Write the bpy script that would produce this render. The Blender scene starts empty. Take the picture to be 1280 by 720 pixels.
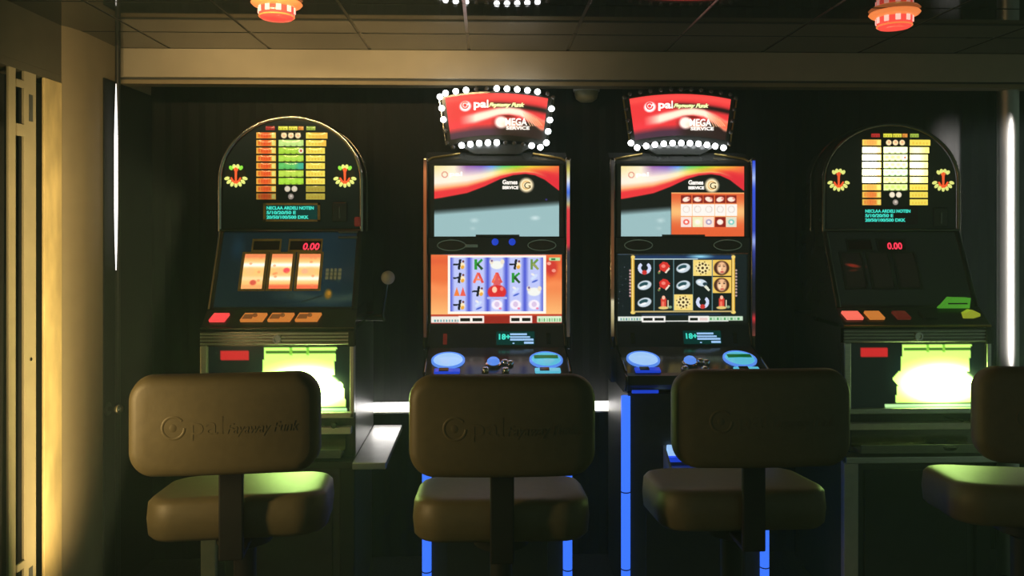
import bpy, bmesh, math, random
import numpy as np
from mathutils import Vector, Matrix

random.seed(7)
rng = np.random.default_rng(7)
SC = bpy.context.scene
COL = SC.collection
PI = math.pi

# ------------------------------------------------------------------ camera
CAM = Vector((0.0, 0.0, 1.5))
F = 1000.0                     # focal length in pixels of a 1280 wide frame
HOR = 280.0                    # row of the horizon
YAW = math.atan(0.030)         # camera turned a little to the right
cd = bpy.data.cameras.new('camera')
cd.sensor_width = 36.0
cd.lens = 36.0 * F / 1280.0
cd.shift_y = (HOR - 360.0) / 1280.0
cd.clip_start = 0.05
cam = bpy.data.objects.new('camera', cd)
cam.location = CAM
cam.rotation_euler = (PI / 2, 0, -YAW)
COL.objects.link(cam)
SC.camera = cam

# ------------------------------------------------------------------ world, exposure, lamps
SC.view_settings.view_transform = 'Standard'
SC.view_settings.look = 'None'
SC.view_settings.gamma = 1.0
SC.view_settings.exposure = 0.0
SC.view_settings.use_curve_mapping = False
w = bpy.data.worlds.new('room_air')
SC.world = w
w.use_nodes = True
bg = w.node_tree.nodes['Background']
bg.inputs[0].default_value = (0.66, 1.0, 0.72, 1)
bg.inputs[1].default_value = 0.10


def lamp(name, kind, loc, power, color, target=None, **kw):
    d = bpy.data.lights.new(name, kind)
    d.energy = power
    d.color = color
    for k, v in kw.items():
        setattr(d, k, v)
    o = bpy.data.objects.new(name, d)
    o.location = loc
    if target is not None:
        o.rotation_euler = (Vector(target) - Vector(loc)).to_track_quat('-Z', 'Y').to_euler()
    COL.objects.link(o)
    return o


WARM = (1.0, 0.70, 0.30)
# unseen long lamp, added just above the frame to light the beam
lamp('added_beam_wash', 'AREA', (-0.72, 2.05, 2.185), 3.2, (1.0, 0.70, 0.31), (-0.66, 3.3, 2.20),
     shape='RECTANGLE', size=1.3, size_y=0.03, spread=math.radians(64))
# unseen warm lamps, added at the left for the stool and the door strip
lamp('added_stool_light', 'AREA', (-1.36, 1.55, 1.08), 2.3, WARM, (-0.55, 1.98, 1.0),
     shape='RECTANGLE', size=0.08, size_y=0.4, spread=math.radians(100))
lamp('added_door_light', 'AREA', (-1.06, 2.42, 0.88), 3.6, (1.0, 0.76, 0.36), (-1.56, 2.83, 1.15),
     shape='RECTANGLE', size=0.04, size_y=1.5, spread=math.radians(54))
# unseen white lamp, added to brighten the round metal column at the right
lamp('added_column_light', 'AREA', (2.26, 2.72, 1.42), 3.0, (1.0, 0.97, 0.92), (2.17, 3.34, 1.42),
     shape='RECTANGLE', size=0.03, size_y=1.0, spread=math.radians(14))


# ------------------------------------------------------------------ helpers
def at(px, py, Y):
    """point of the world plane y = Y that lies on the line of sight of a photo pixel"""
    u, v = (px - 640.0) / F, (HOR - py) / F
    d = Vector((u * math.cos(YAW) + math.sin(YAW), math.cos(YAW) - u * math.sin(YAW), v))
    return CAM + d * (Y / d.y)


def link(o, parent=None):
    COL.objects.link(o)
    if parent is not None:
        o.parent = parent
    return o


def thing(name, label, cat, loc=(0, 0, 0), rz=0.0, group=None):
    o = bpy.data.objects.new(name, None)
    o.empty_display_size = 0.1
    o.location = loc
    o.rotation_euler = (0, 0, rz)
    o['label'] = label
    o['category'] = cat
    if group:
        o['group'] = group
    return link(o)


def tag(o, label, cat, group=None):
    o['label'] = label
    o['category'] = cat
    if group:
        o['group'] = group
    return o


def struct(o):
    o['kind'] = 'structure'
    return o


def obj(name, bm, mats, parent=None, smooth=None, label=None, loc=None):
    me = bpy.data.meshes.new(name)
    bmesh.ops.recalc_face_normals(bm, faces=bm.faces[:])
    bm.to_mesh(me)
    bm.free()
    if not isinstance(mats, (list, tuple)):
        mats = [mats]
    for m in mats:
        me.materials.append(m)
    if smooth is not None:
        me.shade_smooth()
        me.set_sharp_from_angle(angle=math.radians(smooth))
    o = bpy.data.objects.new(name, me)
    if loc is not None:
        o.location = loc
    if label:
        o['label'] = label
    return link(o, parent)


def instance(name, src, parent, loc=None, rot=None):
    o = src.copy()
    o.name = name
    if loc is not None:
        o.location = loc
    if rot is not None:
        o.rotation_euler = rot
    return link(o, parent)


def copy_tree(o, parent=None):
    c = o.copy()
    COL.objects.link(c)
    c.parent = parent
    for ch in list(o.children):
        copy_tree(ch, c)
    return c


def box(bm, x0, x1, y0, y1, z0, z1, bev=0.0, mi=0, seg=2):
    r = bmesh.ops.create_cube(bm, size=1.0)
    vs = r['verts']
    for v in vs:
        v.co = Vector(((x0 + x1) / 2 + v.co.x * (x1 - x0), (y0 + y1) / 2 + v.co.y * (y1 - y0),
                       (z0 + z1) / 2 + v.co.z * (z1 - z0)))
    fs = set(f for v in vs for f in v.link_faces)
    for f in fs:
        f.material_index = mi
    if bev > 0:
        es = list(set(e for v in vs for e in v.link_edges))
        r = bmesh.ops.bevel(bm, geom=es, offset=bev, segments=seg, profile=0.5, affect='EDGES')
        for f in r['faces']:
            f.material_index = mi
    return bm


def new():
    return bmesh.new()


def prism_x(bm, prof, x0, x1, mi=0):
    """profile of (y, z) points swept along x"""
    a = [bm.verts.new((x0, y, z)) for y, z in prof]
    b = [bm.verts.new((x1, y, z)) for y, z in prof]
    fs = [bm.faces.new(a), bm.faces.new(b[::-1])]
    n = len(prof)
    for i in range(n):
        fs.append(bm.faces.new((a[i], b[i], b[(i + 1) % n], a[(i + 1) % n])))
    for f in fs:
        f.material_index = mi
    return bm


def prism_y(bm, prof, y0, y1, mi=0):
    """outline of (x, z) points swept along y"""
    a = [bm.verts.new((x, y0, z)) for x, z in prof]
    b = [bm.verts.new((x, y1, z)) for x, z in prof]
    fs = [bm.faces.new(a), bm.faces.new(b[::-1])]
    n = len(prof)
    for i in range(n):
        fs.append(bm.faces.new((a[i], b[i], b[(i + 1) % n], a[(i + 1) % n])))
    for f in fs:
        f.material_index = mi
    return bm


def prism_z(bm, prof, z0, z1, mi=0):
    a = [bm.verts.new((x, y, z0)) for x, y in prof]
    b = [bm.verts.new((x, y, z1)) for x, y in prof]
    fs = [bm.faces.new(a), bm.faces.new(b[::-1])]
    n = len(prof)
    for i in range(n):
        fs.append(bm.faces.new((a[i], b[i], b[(i + 1) % n], a[(i + 1) % n])))
    for f in fs:
        f.material_index = mi
    return bm


def tube(bm, pts, r, n=10, closed=False, mi=0, ry=None):
    pts = [Vector(p) for p in pts]
    rings = []
    m = len(pts)
    for i, p in enumerate(pts):
        if closed:
            t = pts[(i + 1) % m] - pts[i - 1]
        else:
            t = pts[min(i + 1, m - 1)] - pts[max(i - 1, 0)]
        t.normalize()
        ref = Vector((0, 1, 0)) if abs(t.y) < 0.9 else Vector((0, 0, 1))
        s = t.cross(ref).normalized()
        q = s.cross(t).normalized()
        rr = r[i] if isinstance(r, (list, tuple)) else r
        r2 = rr if ry is None else ry
        rings.append([bm.verts.new(p + s * rr * math.cos(2 * PI * k / n) + q * r2 * math.sin(2 * PI * k / n))
                      for k in range(n)])
    for i in range(m if closed else m - 1):
        a, b = rings[i], rings[(i + 1) % m]
        for k in range(n):
            f = bm.faces.new((a[k], a[(k + 1) % n], b[(k + 1) % n], b[k]))
            f.material_index = mi
    if not closed:
        bm.faces.new(rings[0][::-1]).material_index = mi
        bm.faces.new(rings[-1]).material_index = mi
    return bm


def lathe(bm, prof, n=24, axis=None, mi=0):
    """(radius, z) profile turned about z, then moved by the matrix axis"""
    M = axis or Matrix()
    rings = []
    for r, z in prof:
        if r < 1e-6:
            rings.append([bm.verts.new(M @ Vector((0, 0, z)))])
        else:
            rings.append([bm.verts.new(M @ Vector((r * math.cos(2 * PI * k / n), r * math.sin(2 * PI * k / n), z)))
                          for k in range(n)])
    for a, b in zip(rings, rings[1:]):
        for k in range(n):
            q = []
            for v in (a[k % len(a)], a[(k + 1) % len(a)], b[(k + 1) % len(b)], b[k % len(b)]):
                if v not in q:
                    q.append(v)
            if len(q) > 2:
                bm.faces.new(q).material_index = mi
    for rg in (rings[0], rings[-1]):
        if len(rg) > 1:
            bm.faces.new(rg).material_index = mi
    return bm


def rrect(w, h, r, n=6, cx=0.0, cz=0.0):
    pts = []
    for sx, sz, a0 in ((1, 1, 0), (-1, 1, 90), (-1, -1, 180), (1, -1, 270)):
        for k in range(n + 1):
            a = math.radians(a0 + 90 * k / n)
            pts.append((cx + sx * (w / 2 - r) + r * math.cos(a), cz + sz * (h / 2 - r) + r * math.sin(a)))
    return pts


def cushion(w, h, d, rc, re, fn, n=10, crown=0.0, rings_in=6):
    """padded slab: rounded outline w x h, thickness d, rounded edges; fn maps (a, b, c) to the local place"""
    bm = bmesh.new()
    levels = []
    K = 6
    for k in range(rings_in):                       # flat faces, from the middle out
        s = (k + 0.35) / rings_in
        levels.append(('f', s, -d / 2))
    for k in range(K + 1):
        a = -PI / 2 + PI * k / K
        levels.append(('e', re * (1 - math.cos(a)), (d / 2 - re) * (1 if a > 0 else -1 if a < 0 else 0) + re * math.sin(a)))
    for k in reversed(range(rings_in)):
        s = (k + 0.35) / rings_in
        levels.append(('f', s, d / 2))
    rings = []
    def ring_of(ww, hh, r):
        # same number of points on every ring: corners of n steps, sides split evenly
        pts = rrect(ww, hh, r, n)
        out = []
        for i, p in enumerate(pts):
            out.append(p)
            if i % (n + 1) == n:
                q = pts[(i + 1) % len(pts)]
                k2 = 9 if (i // (n + 1)) % 2 == 0 else 4
                for k in range(1, k2):
                    t = k / k2
                    out.append((p[0] + (q[0] - p[0]) * t, p[1] + (q[1] - p[1]) * t))
        return out
    base = ring_of(w, h, rc)
    for kind, s, c in levels:
        if kind == 'e':
            out = ring_of(w - 2 * s, h - 2 * s, max(rc - s, 0.004))
            bulge = 0
            c2 = c
            rings.append([bm.verts.new(fn(a, b, c2)) for a, b in out])
        else:
            out = ring_of(w - 2 * re, h - 2 * re, max(rc - re, 0.004))
            sg = 1 if c > 0 else -1
            ha, hb = w / 2 - re, h / 2 - re
            rings.append([bm.verts.new(fn(a * s, b * s, c + sg * crown * (1 - (a * s / ha) ** 2) * (1 - (b * s / hb) ** 2)))
                          for a, b in out])
    m = len(base)
    for r0, r1 in zip(rings, rings[1:]):
        for k in range(m):
            bm.faces.new((r0[k], r0[(k + 1) % m], r1[(k + 1) % m], r1[k]))
    bm.faces.new(rings[0][::-1])
    bm.faces.new(rings[-1])
    return bm


# ------------------------------------------------------------------ materials
def mat(name, base, rough=0.5, metal=0.0, emit=None, strength=0.0, var=0.0, scale=20.0, bump=0.0, ior=1.5,
        coat=0.0, stretch=(1, 1, 1), sampling=None, spec=0.5):
    m = bpy.data.materials.new(name)
    m.use_nodes = True
    nt = m.node_tree
    b = nt.nodes['Principled BSDF']
    b.inputs['Base Color'].default_value = (*base, 1)
    b.inputs['Roughness'].default_value = rough
    b.inputs['Metallic'].default_value = metal
    b.inputs['IOR'].default_value = ior
    b.inputs['Coat Weight'].default_value = coat
    b.inputs['Specular IOR Level'].default_value = spec
    if emit is not None:
        b.inputs['Emission Color'].default_value = (*emit, 1)
        b.inputs['Emission Strength'].default_value = strength
    if var > 0 or bump > 0:
        tc = nt.nodes.new('ShaderNodeTexCoord')
        mp = nt.nodes.new('ShaderNodeMapping')
        mp.inputs['Scale'].default_value = stretch
        nz = nt.nodes.new('ShaderNodeTexNoise')
        nz.inputs['Scale'].default_value = scale
        nz.inputs['Detail'].default_value = 4
        nt.links.new(tc.outputs['Object'], mp.inputs[0])
        nt.links.new(mp.outputs[0], nz.inputs['Vector'])
        if var > 0:
            cr = nt.nodes.new('ShaderNodeValToRGB')
            cr.color_ramp.elements[0].position = 0.3
            cr.color_ramp.elements[1].position = 0.7
            cr.color_ramp.elements[0].color = (*[c * (1 - var) for c in base], 1)
            cr.color_ramp.elements[1].color = (*[min(1, c * (1 + var)) for c in base], 1)
            nt.links.new(nz.outputs['Fac'], cr.inputs[0])
            nt.links.new(cr.outputs[0], b.inputs['Base Color'])
        if bump > 0:
            bp = nt.nodes.new('ShaderNodeBump')
            bp.inputs['Strength'].default_value = bump
            bp.inputs['Distance'].default_value = 0.002
            nt.links.new(nz.outputs['Fac'], bp.inputs['Height'])
            nt.links.new(bp.outputs[0], b.inputs['Normal'])
    if sampling:
        m.cycles.emission_sampling = sampling
    return m


def pic_mat(name, strength=1.0, rough=0.12, sampling='AUTO'):
    """glass over a lit picture whose colours are stored on the mesh"""
    m = bpy.data.materials.new(name)
    m.use_nodes = True
    nt = m.node_tree
    b = nt.nodes['Principled BSDF']
    b.inputs['Base Color'].default_value = (0.02, 0.025, 0.02, 1)
    b.inputs['Roughness'].default_value = rough
    a = nt.nodes.new('ShaderNodeAttribute')
    a.attribute_name = 'picture'
    nt.links.new(a.outputs['Color'], b.inputs['Emission Color'])
    b.inputs['Emission Strength'].default_value = strength
    m.cycles.emission_sampling = sampling
    return m


BLK = (0.064, 0.068, 0.064)
M = {
    'black': mat('black_laminate', BLK, 0.45, var=0.12, scale=30),
    'black_gloss': mat('black_gloss', (0.055, 0.058, 0.055), 0.16, var=0.10, scale=12),
    'black_matt': mat('black_matt', (0.072, 0.076, 0.070), 0.8, var=0.15, scale=60, bump=0.2),
    'wall_black': mat('wall_black', (0.015, 0.015, 0.015), 0.7, var=0.2, scale=30, bump=0.2, stretch=(8, 8, 0.4), spec=0.12),
    'black_brushed': mat('black_brushed', (0.06, 0.062, 0.06), 0.33, var=0.25, scale=30, bump=0.25, stretch=(8, 8, 0.4)),
    'black_metal': mat('black_painted_metal', (0.018, 0.019, 0.018), 0.5, var=0.1, scale=40),
    'carpet': mat('dark_carpet', (0.05, 0.05, 0.045), 0.95, var=0.4, scale=90, bump=0.6),
    'tan': mat('tan_paint', (0.40, 0.36, 0.27), 0.55, var=0.05, scale=14, bump=0.08),
    'tan_shaded': mat('shaded_tan_paint', (0.27, 0.22, 0.13), 0.6, var=0.05, scale=14, bump=0.08),  # beam's tan darkened: weaker light on pier and lip put into the colour
    'tan_dark': mat('brown_paint', (0.10, 0.09, 0.06), 0.6, var=0.1, scale=14),
    'tile': mat('glossy_ceiling_panel', (0.03, 0.032, 0.028), 0.035, ior=1.75, var=0.1, scale=8),
    'bar_metal': mat('ceiling_bar_metal', (0.22, 0.21, 0.19), 0.3, 1.0, var=0.1),
    'chrome': mat('chrome', (0.78, 0.75, 0.68), 0.14, 1.0, var=0.05, scale=30),
    'chrome_dark': mat('dark_chrome', (0.22, 0.20, 0.16), 0.2, 1.0, var=0.12, scale=30),
    'steel': mat('brushed_steel', (0.82, 0.81, 0.74), 0.34, 1.0, var=0.1, scale=30, bump=0.1, stretch=(1, 10, 10)),
    'satin': mat('satin_metal', (0.62, 0.61, 0.58), 0.42, 1.0, var=0.05, scale=20, bump=0.05, stretch=(20, 20, 1)),
    'ledge_steel': mat('ledge_steel', (0.85, 0.85, 0.83), 0.36, 1.0, var=0.06, scale=20),
    'pale_steel': mat('pale_painted_steel', (0.78, 0.76, 0.66), 0.35, 0.3, var=0.06, scale=30),
    'brass_panel': mat('brass_coloured_panel', (0.74, 0.58, 0.27), 0.45, 0.0, var=0.25, scale=5, bump=0.1, stretch=(1, 3, 1)),
    'frame_tan': mat('door_frame_paint', (0.42, 0.36, 0.22), 0.5, var=0.08, scale=12),
    'gold': mat('gold_trim', (0.45, 0.33, 0.10), 0.3, 0.8, var=0.1, scale=30),
    'leather': mat('beige_leather', (0.152, 0.128, 0.064), 0.5, var=0.07, scale=45, bump=0.22),
    'white_tube': mat('white_tube', (0.9, 0.9, 0.9), 0.4, emit=(1.0, 0.99, 0.95), strength=6.0),
    'highlight_rod': mat('white_highlight_glow', (0.9, 0.9, 0.9), 0.4, emit=(1.0, 0.98, 0.96), strength=1.7),
    'led': mat('lit_white_bulb', (0.9, 0.95, 1), 0.3, emit=(0.93, 0.98, 1.0), strength=9.0),
    'led_off': mat('unlit_bulb', (0.12, 0.12, 0.12), 0.15),
    'blue_strip': mat('blue_light_strip', (0.1, 0.2, 0.6), 0.3, emit=(0.035, 0.15, 0.86), strength=1.35),
    'blue_button': mat('blue_lit_button', (0.1, 0.2, 0.6), 0.15, emit=(0.10, 0.27, 0.86), strength=1.0),
    'blue_core': mat('pale_blue_lens', (0.3, 0.5, 0.8), 0.15, emit=(0.36, 0.62, 1.0), strength=0.95),
    'blue_deep': mat('deep_blue_glow', (0.05, 0.1, 0.6), 0.2, emit=(0.01, 0.05, 0.62), strength=0.9),
    'teal_core': mat('teal_lens', (0.1, 0.5, 0.6), 0.15, emit=(0.10, 0.50, 0.68), strength=1.0),
    'green_band': mat('green_band', (0.0, 0.2, 0.05), 0.3, emit=(0.0, 0.10, 0.02), strength=1.0),
    'teal_text': mat('teal_display_letters', (0.1, 0.6, 0.5), 0.5, emit=(0.05, 0.80, 0.62), strength=1.0),
    'teal_dim': mat('teal_display_ground', (0.01, 0.04, 0.035), 0.2, emit=(0.0, 0.03, 0.025), strength=1.0),
    'white_text': mat('lit_white_letters', (0.9, 0.9, 0.85), 0.5, emit=(1.0, 0.97, 0.9), strength=1.3),
    'lime_text': mat('lit_pale_green_letters', (0.8, 0.9, 0.6), 0.5, emit=(0.85, 1.0, 0.45), strength=1.1),
    'red_digits': mat('red_digits', (0.8, 0.05, 0.08), 0.4, emit=(1.0, 0.04, 0.09), strength=1.3),
    'red_btn': mat('red_lit_button', (0.6, 0.05, 0.05), 0.25, emit=(1.0, 0.07, 0.07), strength=1.0),
    'pink_btn': mat('pink_lit_button', (0.6, 0.15, 0.1), 0.25, emit=(1.0, 0.16, 0.11), strength=1.0),
    'orange_btn': mat('orange_lit_button', (0.5, 0.2, 0.05), 0.25, emit=(0.62, 0.20, 0.035), strength=0.9),
    'orange_dim': mat('dim_orange_button', (0.3, 0.12, 0.03), 0.25, emit=(0.22, 0.075, 0.02), strength=0.7),
    'red_dim': mat('dim_red_button', (0.2, 0.03, 0.02), 0.25, emit=(0.10, 0.012, 0.008), strength=0.7),
    'red_glass': mat('red_lamp_glass', (0.8, 0.08, 0.06), 0.15, emit=(1.0, 0.075, 0.055), strength=1.1),
    'red_pane': mat('bright_lamp_pane', (0.9, 0.5, 0.45), 0.15, emit=(1.0, 0.50, 0.42), strength=1.25),
    'amber_glass': mat('amber_lamp_glass', (0.8, 0.35, 0.1), 0.15, emit=(1.0, 0.26, 0.07), strength=0.85),
    'green_lamp': mat('green_lamp', (0.2, 0.6, 0.1), 0.2, emit=(0.06, 0.30, 0.02), strength=0.8),
    'lime_lamp': mat('lime_lamp', (0.5, 0.6, 0.1), 0.2, emit=(0.30, 0.36, 0.02), strength=0.8),
    'ivory': mat('pale_plastic', (0.66, 0.63, 0.52), 0.35, var=0.08, scale=40),
    'bowl': mat('olive_plastic', (0.34, 0.30, 0.15), 0.4, var=0.2, scale=30),
    'petal': mat('lit_petal', (0.6, 0.8, 0.1), 0.4, emit=(0.80, 0.86, 0.24), strength=1.0),
    'petal_green': mat('lit_green_petal', (0.3, 0.8, 0.1), 0.4, emit=(0.25, 0.80, 0.06), strength=1.0),
    'figure': mat('lit_red_figure', (0.8, 0.15, 0.05), 0.4, emit=(0.90, 0.11, 0.03), strength=1.0),
    'frame_brown': mat('brown_window_frame', (0.62, 0.44, 0.13), 0.4, 0.0, var=0.2, scale=40),
    'dark_window': mat('dark_display_window', (0.05, 0.015, 0.02), 0.12),
    'pic': pic_mat('lit_picture', 1.15),
    'pic_sign': pic_mat('sign_picture', 1.35, 0.6),
    'pic_belly': pic_mat('backlit_glass', 1.0, 0.2),
    'pic_dim': pic_mat('printed_glass', 1.0, 0.10, 'NONE'),
    'pic_edge': pic_mat('painted_rail_reflection', 1.0, 0.2, 'NONE'),
}


# ------------------------------------------------------------------ pictures shown on screens and backlit glass
def s2l(c):
    c = np.asarray(c, dtype=float)
    return np.where(c <= 0.04045, c / 12.92, ((np.maximum(c, 0.04045) + 0.055) / 1.055) ** 2.4)


class Canvas:
    """a small painting in its own units (w x h, y down), ss samples per unit; colours are 0..255"""

    def __init__(self, w, h, ss=1.5, fill=(0, 0, 0)):
        self.w, self.h = w, h
        self.nx, self.ny = int(w * ss) + 1, int(h * ss) + 1
        self.X, self.Y = np.meshgrid(np.linspace(0, w, self.nx), np.linspace(0, h, self.ny))
        self.a = np.zeros((self.ny, self.nx, 3))
        self.a[:] = fill

    def put(self, mask, col, al=1.0):
        m = (mask * al)[..., None] if mask.dtype != bool else (mask.astype(float) * al)[..., None]
        self.a = self.a * (1 - m) + np.asarray(col, float) * m

    def rect(self, x0, y0, x1, y1, col, al=1.0, soft=0.0):
        if soft > 0:
            k = lambda d: np.clip(d / soft + 0.5, 0, 1)
            self.put(k(self.X - x0) * k(x1 - self.X) * k(self.Y - y0) * k(y1 - self.Y), col, al)
        else:
            self.put((self.X >= x0) & (self.X <= x1) & (self.Y >= y0) & (self.Y <= y1), col, al)

    def ell(self, cx, cy, rx, ry, col, al=1.0, ang=0.0, soft=0.25):
        c, s = math.cos(ang), math.sin(ang)
        dx, dy = self.X - cx, self.Y - cy
        u, v = (dx * c + dy * s) / rx, (-dx * s + dy * c) / ry
        self.put(np.clip((1 - np.sqrt(u * u + v * v)) / soft, 0, 1), col, al)

    def ring(self, cx, cy, r0, r1, col, al=1.0, asp=1.0, a0=None, a1=None):
        dx, dy = self.X - cx, (self.Y - cy) / asp
        r = np.sqrt(dx * dx + dy * dy)
        m = (r >= r0) & (r <= r1)
        if a0 is not None:
            t = np.degrees(np.arctan2(dy, dx)) % 360
            m &= (t >= a0) & (t <= a1)
        self.put(m, col, al)

    def poly(self, pts, col, al=1.0):
        ins = np.zeros(self.X.shape, bool)
        n = len(pts)
        for i in range(n):
            x0, y0 = pts[i]
            x1, y1 = pts[(i + 1) % n]
            if y0 == y1:
                continue
            c = ((y0 > self.Y) != (y1 > self.Y)) & (self.X < (x1 - x0) * (self.Y - y0) / (y1 - y0) + x0)
            ins ^= c
        self.put(ins, col, al)

    def line(self, x0, y0, x1, y1, wd, col, al=1.0):
        L = math.hypot(x1 - x0, y1 - y0) or 1
        nx, ny = -(y1 - y0) / L * wd / 2, (x1 - x0) / L * wd / 2
        self.poly([(x0 + nx, y0 + ny), (x1 + nx, y1 + ny), (x1 - nx, y1 - ny), (x0 - nx, y0 - ny)], col, al)

    def noise(self, amt):
        self.a *= 1 + amt * (rng.random(self.a.shape[:2])[..., None] - 0.5)


def picture(name, cv, fn, m, parent, gain=None, label=None):
    """mesh sheet carrying a canvas; fn(u, v) with u right and v up, both 0..1, gives the local place"""
    nx, ny = cv.nx, cv.ny
    us, vs = np.linspace(0, 1, nx), np.linspace(1, 0, ny)
    co = [fn(u, v) for v in vs for u in us]
    fc = [(j * nx + i, (j + 1) * nx + i, (j + 1) * nx + i + 1, j * nx + i + 1)
          for j in range(ny - 1) for i in range(nx - 1)]
    me = bpy.data.meshes.new(name)
    me.from_pydata(co, [], fc)
    lin = s2l(np.clip(cv.a, 0, 255) / 255.0)
    if gain is not None:
        lin = lin * gain[..., None]
    at_ = me.color_attributes.new('picture', 'FLOAT_COLOR', 'POINT')
    buf = np.ones((nx * ny, 4), np.float32)
    buf[:, :3] = lin.reshape(-1, 3)
    at_.data.foreach_set('color', buf.ravel())
    me.materials.append(m)
    o = bpy.data.objects.new(name, me)
    if label:
        o['label'] = label
    return link(o, parent)


def flat(x0, x1, y, z0, z1, y_top=None):
    yt = y if y_top is None else y_top
    return lambda u, v: (x0 + (x1 - x0) * u, y + (yt - y) * v, z0 + (z1 - z0) * v)


def text(name, body, size, m, parent, loc, width=None, depth=0.001, shear=0.0, align='LEFT', rot=(PI / 2, 0, 0), bold=0.0):
    c = bpy.data.curves.new(name, 'FONT')
    c.body = body
    c.size = size
    c.extrude = depth
    c.shear = shear
    c.offset = bold
    c.align_x = align
    c.resolution_u = 3
    t = bpy.data.objects.new(name, c)
    COL.objects.link(t)
    me = bpy.data.meshes.new_from_object(t)
    bpy.data.objects.remove(t)
    bpy.data.curves.remove(c)
    xs = [v.co.x for v in me.vertices]
    if width and xs:
        k = width / (max(xs) - min(xs))
        for v in me.vertices:
            v.co.x *= k
    me.materials.clear()
    me.materials.append(m)
    me.name = name
    o = bpy.data.objects.new(name, me)
    o.location = loc
    o.rotation_euler = rot
    return link(o, parent)


# ------------------------------------------------------------------ the setting
CEIL = 2.216
WALL_Y = 3.62
BEAM_Y = 3.30
struct(obj('floor', box(new(), -2.6, 3.2, -1.2, 3.9, -0.10, 0.0), M['carpet']))

# back wall of narrow pleats, black
prof = []
x = -1.52
k = 0
while x < 2.9:
    prof.append((x, WALL_Y + (0.0 if k % 2 else 0.006)))
    x += 0.045 if k % 2 else 0.03
    k += 1
prof += [(2.9, WALL_Y + 0.12), (-1.46, WALL_Y + 0.12)]
struct(obj('wall_back', prism_z(new(), prof, 0.0, CEIL + 0.1), M['wall_black']))

# beam above the machines, with its lower lip
struct(obj('trim_1', box(new(), -1.52, 3.1, BEAM_Y, BEAM_Y + 0.075, 2.098, CEIL, 0.003), M['tan']))
bm = box(new(), -1.52, 3.1, BEAM_Y + 0.012, BEAM_Y + 0.09, 2.089, 2.098)
struct(obj('trim_2', bm, M['black_matt']))
struct(obj('trim_3', box(new(), -1.52, 3.1, BEAM_Y + 0.004, BEAM_Y + 0.08, 2.072, 2.089, 0.002), M['tan_shaded']))

# ceiling: glossy dark panels between metal bars
ceil = struct(obj('ceiling', box(new(), -2.6, 3.2, -1.2, 3.9, CEIL + 0.012, CEIL + 0.10), M['black_matt']))
TS = 0.406
X0 = -0.078
Y0 = 3.02
tile_src = None
bar_src = None
for i in range(-4, 8):
    for j in range(-2, 1):
        y0 = Y0 + j * TS
        x0 = X0 + i * TS
        if x0 + TS < -1.45 and j == 0:
            continue
        if j == 0:
            bm = box(new(), x0 + 0.006, x0 + TS - 0.006, y0 + 0.006, BEAM_Y - 0.004, CEIL, CEIL + 0.012)
            obj('ceiling_tile', bm, M['tile'], ceil)
            continue
        if tile_src is None:
            bm = box(new(), 0.006, TS - 0.006, 0.006, TS - 0.006, 0, 0.012)
            tile_src = obj('ceiling_tile', bm, M['tile'], ceil, loc=(x0, y0, CEIL))
        else:
            instance('ceiling_tile', tile_src, ceil, (x0, y0, CEIL))
for i in range(-3, 8):
    x0 = X0 + i * TS
    obj('ceiling_bar', box(new(), x0 - 0.0055, x0 + 0.0055, 2.2, BEAM_Y - 0.004, CEIL + 0.003, CEIL + 0.012), M['bar_metal'], ceil)
for j in (-1, 0):
    y0 = Y0 + j * TS
    obj('ceiling_bar', box(new(), -1.55, 3.1, y0 - 0.0055, y0 + 0.0055, CEIL + 0.003, CEIL + 0.012), M['black_matt'], ceil)

# rounded pier that ends the left wall, then the wall with the door
pier = [(-1.536, 2.935), (-1.528, 2.950), (-1.520, 2.970), (-1.515, 2.995), (-1.509, 3.02), (-1.506, 3.06), (-1.505, 3.30),
        (-1.505, WALL_Y + 0.1), (-1.9, WALL_Y + 0.1), (-1.9, 2.935)]
struct(obj('trim_4', prism_z(new(), pier, 0.0, CEIL), M['tan_shaded'], smooth=50))
struct(obj('trim_5', box(new(), -1.506, -1.500, 3.175, WALL_Y, 0.0, 2.072), M['wall_black']))
XL = -1.539
bm = box(new(), -1.75, XL, 0.2, 2.935, 2.035, CEIL)
box(bm, -1.75, XL, 0.2, 1.70, 0.0, 2.035)
struct(obj('wall_left', bm, M['tan_dark']))
door = struct(obj('door_1', box(new(), -1.66, -1.600, 1.72, 2.605, 0.01, 2.015, 0.003), M['tan_dark']))
obj('frame_panel', box(new(), XL - 0.006, XL + 0.003, 2.818, 2.934, 0.0, 2.008, 0.002), M['brass_panel'], door, label='brass coloured strip beside the door frame')
bm = box(new(), XL - 0.010, XL, 2.704, 2.774, 0.0, 2.022, 0.002)
obj('door_stile', bm, M['frame_tan'], door)
obj('door_edge', box(new(), XL - 0.012, XL - 0.002, 2.622, 2.660, 0.0, 2.03, 0.002), M['frame_tan'], door)
obj('rebate', box(new(), -1.70, XL - 0.10, 2.612, 2.934, 0.0, 2.03), M['black_metal'], door)
obj('door_head', box(new(), -1.70, XL + 0.001, 1.70, 2.934, 2.008, 2.036, 0.002), M['tan_dark'], door)
for zz in (1.89, 0.30):
    bm = box(new(), XL - 0.0005, XL + 0.0015, 2.730, 2.752, zz - 0.045, zz + 0.045)
    obj('latch_hole', bm, M['black_matt'], door)
    bm = box(new(), XL - 0.006, XL + 0.003, 2.660, 2.704, zz - 0.10, zz - 0.06, 0.002)
    box(bm, XL - 0.006, XL + 0.003, 2.660, 2.704, zz + 0.06, zz + 0.085, 0.002)
    obj('hinge', bm, M['frame_tan'], door)
bm = new()
lathe(bm, [(0.0, 0.004), (0.006, 0.003), (0.006, 0.0)], 12, Matrix.Translation((XL, 2.74, 1.045)) @ Matrix.Rotation(PI / 2, 4, 'Y'))
obj('screw', bm, M['chrome_dark'], door)

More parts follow.
